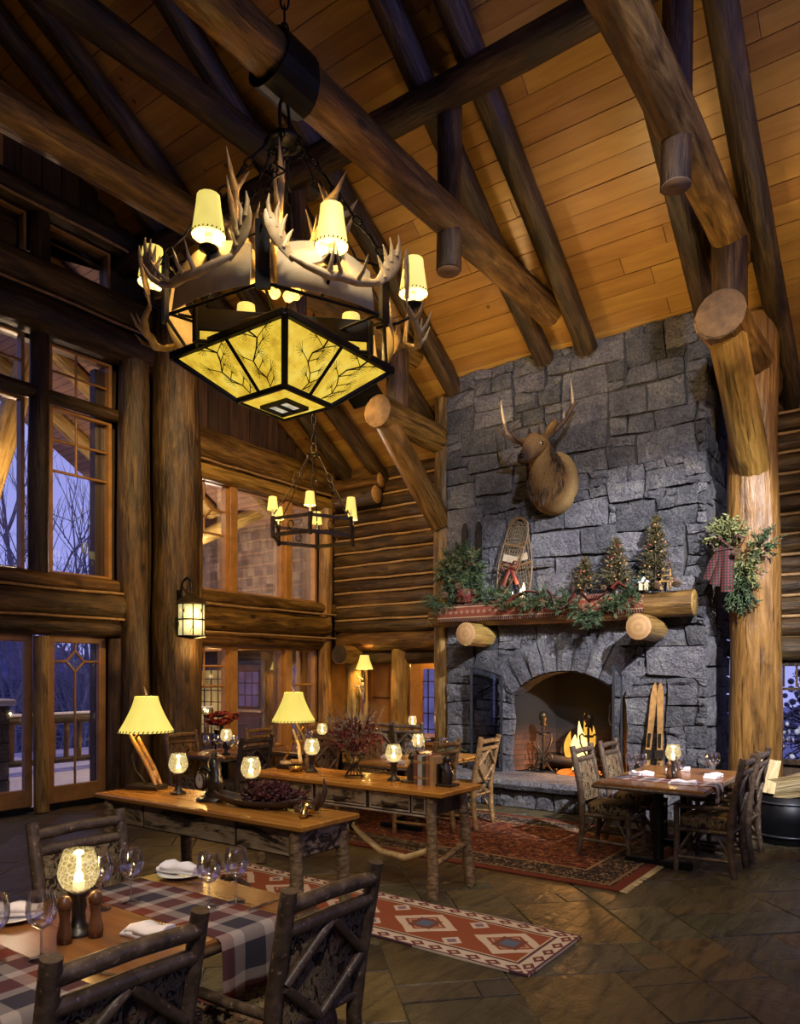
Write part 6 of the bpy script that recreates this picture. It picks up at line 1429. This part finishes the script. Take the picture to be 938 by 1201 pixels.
ob('base_pan', MB().lathe([(.001, 2.09), (.05, 2.10), (.17, 2.125), (.16, 2.135), (.001, 2.135)], 20, LC), IRON, le)
r2 = random.Random(5)
for k in range(6):
    a = R(-120+38*k); tw_ = MB(); z0 = 2.17+.19*(k % 2)
    tw_.tube([LC+Vector((.17*math.cos(a), .17*math.sin(a), z0)), LC+Vector((.172*math.cos(a+.2), .172*math.sin(a+.2), z0+.09)), LC+Vector((.172*math.cos(a+.3), .172*math.sin(a+.3), z0+.14))], .004, 4)
    for j in range(9): aa = a+.2+r2.uniform(-.2, .25); tw_.tube([LC+Vector((.172*math.cos(a+.22), .172*math.sin(a+.22), z0+.08)), LC+Vector((.172*math.cos(aa), .172*math.sin(aa), z0+.08+r2.uniform(-.03, .06)))], .002, 3)
    ob('pine_motif', tw_, IRON, le)
bk0 = Vector((-8.10, 6.22, 0)); ob('bracket_arm', MB().tube([bk0+Vector((0, 0, 2.2)), bk0+Vector((.0, 0, 2.72)), bk0.lerp(LC, .2)+Vector((0, 0, 2.85)), bk0.lerp(LC, .6)+Vector((0, 0, 2.90)), LC+Vector((0, 0, 2.84)), LC+Vector((0, 0, 2.73))], .015, 8), IRON, le); ob('back_plate', MB().box(bk0+Vector((-.02, 0, 2.45)), (.03, .07, .6)), IRON, le)
light('lantern_glow', 'POINT', LC+Vector((.30, -.12, 2.35)), 16, AMBER, size=.12); light('lantern_glow', 'POINT', LC+Vector((-.02, .27, 2.0)), 18, AMBER, size=.1)

# alcove behind the corner log wall -------------------------------------
GOLDW = m_plain('alcove_wood', (.40, .22, .07), .5, var=.25, sc=4)
al = MB().box((-7.3, 11.75, 1.1), (4.6, .1, 2.3)).box((-9.4, 10.8, 1.1), (.1, 2.0, 2.3)).box((-5.2, 10.9, 1.1), (.1, 1.8, 2.3)).box((-7.3, 10.95, 2.28), (4.4, 1.7, .08)).box((-9.15, 10.9, -.05), (.55, 1.9, .1))
tag(ob('wall_alcove', al, GOLDW), 'golden board walls of the side room beyond the log columns', 'wall', kind='structure')
for (x, r_, lb) in ((-8.22, .2, 'broad log column in the corner under the log wall, next to the sconce'), (-7.26, .165, 'golden log column with knots in the opening below the log wall')):
    tag(log('log_column', (x, 10.02, 0), (x, 10.02, 2.06), r_*1.04, LOGG, None, r_*.96, n=16), lb, 'column', 'log columns', 'structure')
tag(log('header_log', (-8.18, 9.52, 1.98), (-8.18, 11.6, 1.98), .165, LOGG, None, ends=(m_plain('dark_end', (.03, .016, .008), .8, var=.4), None)), 'short header log with dark sawn end poking from the corner', 'log', kind='structure')
tag(log('header_log', (-8.3, 10.06, 1.94), (-5.4, 10.06, 1.94), .12, LOGB, None), 'dark header log over the opening below the log wall', 'log', kind='structure')
NIGHT = m_emit('night_pane', (.22, .20, .62), .55, .5, 3)
def side_window(name, lb, x0, x1, z0, z1, nx, nz, mat):
    e = empty(name, ((x0+x1)/2, 11.68, z0), 0, label=lb, cat='window', kind='structure')
    for (a, b, c_, d) in ((x0, x0+.06, z0, z1), (x1-.06, x1, z0, z1), (x0+.06, x1-.06, z0, z0+.06), (x0+.06, x1-.06, z1-.06, z1)): ob('frame_rail', MB().box(((a+b)/2, 11.66, (c_+d)/2), (b-a, .08, d-c_)), FRAMEW, e)
    for k in range(1, nx): ob('muntin', MB().box((x0+(x1-x0)*k/nx, 11.655, (z0+z1)/2), (.018, .02, z1-z0-.1)), DARKW, e)
    for k in range(1, nz): ob('muntin', MB().box(((x0+x1)/2, 11.655, z0+(z1-z0)*k/nz), (x1-x0-.1, .02, .018)), DARKW, e)
    ob('pane', MB().box(((x0+x1)/2, 11.672, (z0+z1)/2), (x1-x0-.1, .008, z1-z0-.1)), mat, e)
side_window('window_15', 'blue-paned door light at the back of the side room', -7.98, -7.30, .3, 1.8, 4, 5, NIGHT); side_window('window_16', 'honey sash window glimpsed behind the sconce', -9.2, -8.62, .5, 1.85, 1, 2, GOLDW)
se = empty('wall_sconce', (-7.86, 9.80, 1.5), 0, label='antler wall sconce with glowing shade on the corner log column', cat='sconce')
sx0 = Vector((-7.80, 9.72, 0))
ob('shade', bell_shade(1.72, 1.96, .15, .075).xf(Matrix.Translation(sx0)), SHADE, se); ob('backplate', MB().box((-7.99, 9.93, 1.45), (.05, .05, .6)), BRONZE, se); ob('sconce_arm', MB().tube([(-7.98, 9.92, 1.5), (-7.88, 9.8, 1.52), sx0+Vector((0, 0, 1.6)), sx0+Vector((0, 0, 1.74))], .012, 6), BRONZE, se)
r2 = random.Random(3)
for k in range(7): q = sx0 + Vector((-.1, .08, 1.55-.06*k)); e_ = (Vector((r2.uniform(-.2, .8), r2.uniform(-.9, -.2), r2.uniform(-.3, .9)))).normalized(); ob('antler_tine', MB().tube([q, q+e_*.12, q+e_*.2+Vector((0, 0, .04))], [.022, .016, .003], 6), ANTLER, se)
ob('hanging_leaf', MB().tube([sx0+Vector((-.08, .06, 1.3)), sx0+Vector((-.07, .03, 1.1)), sx0+Vector((-.06, .04, .95))], [.03, .045, .005], 8, True, .4), RIBBON, se)
light('sconce_bulb', 'POINT', sx0+Vector((.02, -.02, 1.76)), 34, AMBER, size=.04); light('alcove_lamp', 'POINT', (-7.4, 10.9, 1.9), 42, AMBER, size=.15)

# ================================================================== OUTSIDE
def m_soffit():
    g = G('porch_soffit'); x, y, z = g.xyz(); n = g.noise(g.obj((.2, 1, 1), False), 9, 4); l_ = (y*1.178).wrap(.13).abs().lt(.006); c = g.ramp(n, (.3, (.24, .13, .085)), (.7, (.33, .19, .125))); return g.pbr(g.mix(l_, c, (.05, .03, .02)), .6)
tag(ob('exterior_porch_roof', MB().prism([(3.0, cz(3.0)), (10.58, cz(10.58)), (10.58, cz(10.58)+.12), (3.0, cz(3.0)+.12)], -14.6, -8.98, 'X'), m_soffit()), 'board soffit of the porch roof seen through the tall windows', 'porch roof', kind='structure')
for (x, lb) in ((-10.4, 'porch rafter log close behind the gable windows'), (-11.9, 'porch rafter log under the soffit in mid porch'), (-13.4, 'porch rafter log next to the roof edge')): tag(log('exterior_rafter', (x, 10.3, cz(10.3)-.17), (x, 3.4, cz(3.4)-.17), .15, LOGP), lb, 'rafter', 'porch rafters', 'structure')
tag(log('exterior_brace', (-12.2, 5.35, 3.2), (-12.2, 6.35, 7.0), .19, LOGP), 'leaning porch brace log behind the window at the picture edge', 'brace', kind='structure')
tag(log('exterior_brace', (-12.0, 9.6, 4.3), (-11.0, 10.4, 4.9), .14, LOGP, ends=(CUT, None)), 'short eave bracket log in front of the shingled wall', 'brace', kind='structure')
tag(ob('exterior_deck', MB().box((-12.6, 5.5, -.16), (7.3, 12.5, .16)), SNOW), 'snow-dusted porch deck outside the glazed doors', 'deck', kind='structure')
rl = empty('exterior_railing', (-12.5, 6.6, -.08), 0, label='snow-capped log railing of the deck beyond the glazed door', cat='railing')
log('top_rail', (-12.5, 4.6, .86), (-12.5, 10.4, .86), .075, LOGB, rl); log('bottom_rail', (-12.5, 4.6, .14), (-12.5, 10.4, .14), .055, LOGB, rl)
k = 0; y = 4.75
while y < 10.3: ob('baluster', MB().tube([(-12.5, y, .14), (-12.5, y+.01, .86)], .045, 8), LOG, rl); y += .24
ob('snow_cap', MB().tube([(-12.5, 4.6, .94), (-12.5, 7.5, .945), (-12.5, 10.4, .94)], .06, 8, True, .5), SNOW, rl)
pr = empty('exterior_stone_pier', (-10.75, 4.7, -.08), 0, label='square stone pier with snowy cap outside the door at the picture edge', cat='pier')
ob('core', MB().box((-10.75, 4.7, .55), (.66, .86, 1.3)), MORTAR, pr); ob('snowy_cap', MB().cbox((-10.75, 4.7, 1.25), (.80, 1.0, .09), .02), SNOW, pr)
for j in range(5):
    y = 4.26; 
    while y < 5.1:
        w_ = min(rnd.uniform(.22, .4), 5.14-y); stone_piece('stone', [(y, -.08+.257*j), (y+w_, -.08+.257*j), (y+w_, .177+.257*j), (y, .177+.257*j)], (Vector((-10.42, 0, 0)), Vector((0, 1, 0)), Vector((0, 0, 1)), Vector((1, 0, 0))), .04, STONE, pr, int(y*100)+j); y += w_
log('log_post', (-10.75, 4.7, 1.29), (-10.75, 4.7, cz(4.7)-.1), .16, LOGB, pr)
p2 = empty('exterior_stone_pillar', (-13.3, 8.62, -.08), 0, label='tall stone pillar under the porch roof edge', cat='pillar', kind='structure')
for k in range(16): ob('stone', MB().cbox((-13.3+rnd.uniform(-.02, .02), 8.62+rnd.uniform(-.02, .02), .1+.36*k), (.36, .36, .35), .02), STONE, p2)
# neighbouring roof, hill and trees
hs2 = empty('exterior_house', (-27, 13, -6), 0, label='neighbouring house with blue slate roof below the hill', cat='house')
ob('walls', MB().box((-32.3, 13.5, -3.6), (8, 14, 4.6)), PLANKD, hs2)
rf = MB()
x0, x1, y0, y1, zr0, zr1 = -37.0, -27.5, 5.5, 22.0, -1.3, 1.4; yr0, yr1 = 9.0, 18.2; xm = -32.3
cs_ = 16
for k in range(cs_):
    t0, t1 = k/cs_, (k+1)/cs_
    def rg(t, dz): return [Vector((x1+(xm-x1)*t, y0+(yr0-y0)*t, zr0+(zr1-zr0)*t+dz)), Vector((x1+(xm-x1)*t, y1+(yr1-y1)*t, zr0+(zr1-zr0)*t+dz)), Vector((x0+(xm-x0)*t, y1+(yr1-y1)*t, zr0+(zr1-zr0)*t+dz)), Vector((x0+(xm-x0)*t, y0+(yr0-y0)*t, zr0+(zr1-zr0)*t+dz))]
    ob('slate_course', MB().loft([rg(t0, .05), rg(t1, .012)], False, False), ROOFB, hs2)
GRND = m_plain('snowy_ground', (.34, .34, .42), .9, var=.3, sc=.2)
tag(ob('exterior_ground', MB().box((-120, 20, -6.3), (210, 260, .4)).box((0, 30, -.5), (30, 36, .4)), GRND), 'snowy ground falling away below the deck', 'ground', kind='structure')
hl = MB(); n1_, n2_ = 60, 8; rr = random.Random(6); rings = []
for j in range(n2_+1):
    t = j/n2_; ring = []
    for i in range(n1_+1):
        y = -200+500*i/n1_; hgt = (8 + 7*math.sin(i*.21+1.0) + 4*math.sin(i*.55) + 5*i/n1_)*t + rr.uniform(-.6, .6)*t - 6; ring.append(Vector((-190-60*t, y, hgt + 8*t)))
    rings.append(ring)
tag(ob('exterior_hill', hl.loft(rings, False, True, False), m_plain('wooded_hill', (.10, .095, .18), 1.0, var=.5, sc=.15)), 'long wooded hill in the blue dusk', 'hill', kind='structure')
BARK = m_plain('winter_bark', (.17, .15, .20), .9, var=.3)
def bare_tree(loc, H, lb, seed, spread=.55, nb=5):
    rr = random.Random(seed); e = empty('exterior_bare_tree', loc, 0, label=lb, cat='tree', group='bare winter trees'); tr = MB(); br = MB()
    def grow(p, d, L, r_, lv):
        pts = [p]; q = p; dd = d
        for k in range(4): dd = (dd + rv(rr)*.13 + Vector((0, 0, .06))).normalized(); q = q + dd*L/4; pts.append(q)
        (tr if lv == 0 else br).tube(pts, [r_*(1-.14*k) for k in range(5)], 5 if lv < 2 else 3, False)
        if lv >= 4: return
        for k in range(nb if lv == 0 else (3 if lv < 3 else 3)):
            t = rr.uniform(.3, 1.0); b = pts[0].lerp(pts[-1], t); nd = (dd + rv(rr)*spread*1.6 + Vector((0, 0, .25))).normalized(); grow(b, nd, L*rr.uniform(.42, .66), r_*.52, lv+1)
    grow(Vector((0, 0, 0)), Vector((0, 0, 1)), H*.6, H*.008, 0); grow(Vector((0, 0, H*.5)), Vector((.05, 0, 1)), H*.4, H*.005, 1); grow(Vector((0, 0, H*.45)), Vector((.3, .2, 1)).normalized(), H*.35, H*.004, 1)
    ob('trunk', tr, BARK, e, local=True); f_ = ob('branches', br, BARK, e, local=True); f_['kind'] = 'stuff'
bare_tree((-24.0, 12.0, -6), 15, 'tall bare birch behind the window mullion', 1, .4, 10); bare_tree((-22.5, 13.3, -6), 13, 'spreading bare tree beside the stone pillar', 2, .7, 10); bare_tree((-25.5, 15.3, -6), 14, 'bare tree farther off between birch and pillar', 3, .6, 9); bare_tree((-21, 11.0, -6), 13.5, 'slender bare tree near the roof edge', 5, .35, 9)
# shingled wing beyond the corner windows
wg = tag(ob('exterior_wing', MB().box((-13.35, 10.74, 2.4), (7.6, .2, 5.0)), PLANKD), 'shingled wing of the lodge across the porch corner', 'building')
nr = 11; sid = 0; SHM = [MB().box((0, 0, 0), (w_, .02, .235), Matrix.Rotation(R(4), 3, 'X')).mesh('shingle', SHING) for w_ in (.13, .16, .19, .22)]; SHW = (.13, .16, .19, .22)
for j in range(nr):
    x = -13.25; z = 2.98 + j*.185
    while x < -9.5:
        q = rnd.randrange(4); o = bpy.data.objects.new('shingle', SHM[q]); C.objects.link(o); o.location = (x+SHW[q]/2, 10.615+rnd.uniform(-.004, .004), z+rnd.uniform(-.012, .012)); setpar(o, wg); x += SHW[q]+.006; sid += 1
tag(ob('exterior_lean_to_roof', MB().prism([(10.62, 2.95), (9.95, 2.42), (9.95, 2.36), (10.62, 2.85)], -16, -9.2, 'X'), ROOFB), 'blue slate lean-to roof below the shingled wall', 'roof', kind='structure')
tag(ob('exterior_beam', MB().cbox((-12.5, 10.05, 2.22), (6.6, .14, .22), .02), FRAMEW), 'pale porch beam under the slate lean-to roof', 'beam', kind='structure')
LIT = m_emit('lit_window', (.85, .55, .20), .7, .7, 2.2); LITB = m_emit('lit_window_blue', (.30, .26, .62), .45, .6, 3)
def ext_window(lb, x0, x1, z0, z1, nx, nz, mat, frame=DARKW):
    e = empty('exterior_window', ((x0+x1)/2, 10.62, z0), 0, label=lb, cat='window', group='windows of the shingled wing')
    for (a, b, c_, d) in ((x0, x0+.06, z0, z1), (x1-.06, x1, z0, z1), (x0+.06, x1-.06, z0, z0+.06), (x0+.06, x1-.06, z1-.06, z1)): ob('frame_rail', MB().box(((a+b)/2, 10.6, (c_+d)/2), (b-a, .08, d-c_)), frame, e)
    for k in range(1, nx): ob('muntin', MB().box((x0+(x1-x0)*k/nx, 10.595, (z0+z1)/2), (.022, .02, z1-z0-.1)), DARKW, e)
    for k in range(1, nz): ob('muntin', MB().box(((x0+x1)/2, 10.595, z0+(z1-z0)*k/nz), (x1-x0-.1, .02, .022)), DARKW, e)
    ob('pane', MB().box(((x0+x1)/2, 10.615, (z0+z1)/2), (x1-x0-.1, .008, z1-z0-.1)), mat, e)
ext_window('lit porch window with small panes seen beside the lantern column', -13.2, -12.3, .3, 1.78, 4, 6, LIT); ext_window('lit porch window with small panes behind the corner sash window', -10.8, -9.9, .4, 1.85, 4, 5, LITB)
xd = empty('exterior_door', (-11.5, 10.6, -.08), 0, label='dark blue porch door with small-paned glass', cat='door')
BLUED = m_plain('blue_paint', (.03, .035, .075), .5, var=.2)
ob('leaf', MB().cbox((-11.52, 10.59, .93), (.92, .06, 2.0), .01), BLUED, xd); ob('lower_panel', MB().cbox((-11.52, 10.555, .42), (.66, .02, .66), .01), BLUED, xd); ob('glass', MB().box((-11.52, 10.555, 1.33), (.62, .01, .76)), LITB, xd)
for k in range(4): ob('muntin', MB().box((-11.83+.206*k, 10.548, 1.33), (.022, .012, .78)), DARKW, xd)
for k in range(4): ob('muntin', MB().box((-11.52, 10.548, .96+.247*k), (.64, .012, .022)), DARKW, xd)
ob('door_ledge', MB().box((-11.52, 10.54, .88), (.8, .06, .05)), TWIGS, xd)
light('porch_lamp', 'POINT', (-11.2, 9.0, 3.7), 260, (1.0, .74, .52), size=.03); light('porch_lamp', 'POINT', (-11.2, 9.3, 1.6), 60, WARM, size=.03); light('porch_lamp', 'POINT', (-11.2, 5.6, 4.6), 110, (1.0, .68, .4), size=.03)
# snowy shrub outside the window past the column
sb = empty('exterior_snowy_shrub', (-1.3, 11.6, -.3), 0, label='snow-laden shrub outside the window past the golden column', cat='shrub')
f_ = ob('twigs', bough((-1.3, 11.6, .9), (.9, .4, .9), 200, .2, .06, .012, 61, (0, 0, .3), 8), LOGD, sb); f_['kind'] = 'stuff'
f_ = ob('snow_clumps', balls((-1.3, 11.5, .95), (.9, .4, .9), 260, .045, 62, .3), SNOW, sb); f_['kind'] = 'stuff'
print('objects', len(bpy.data.objects))
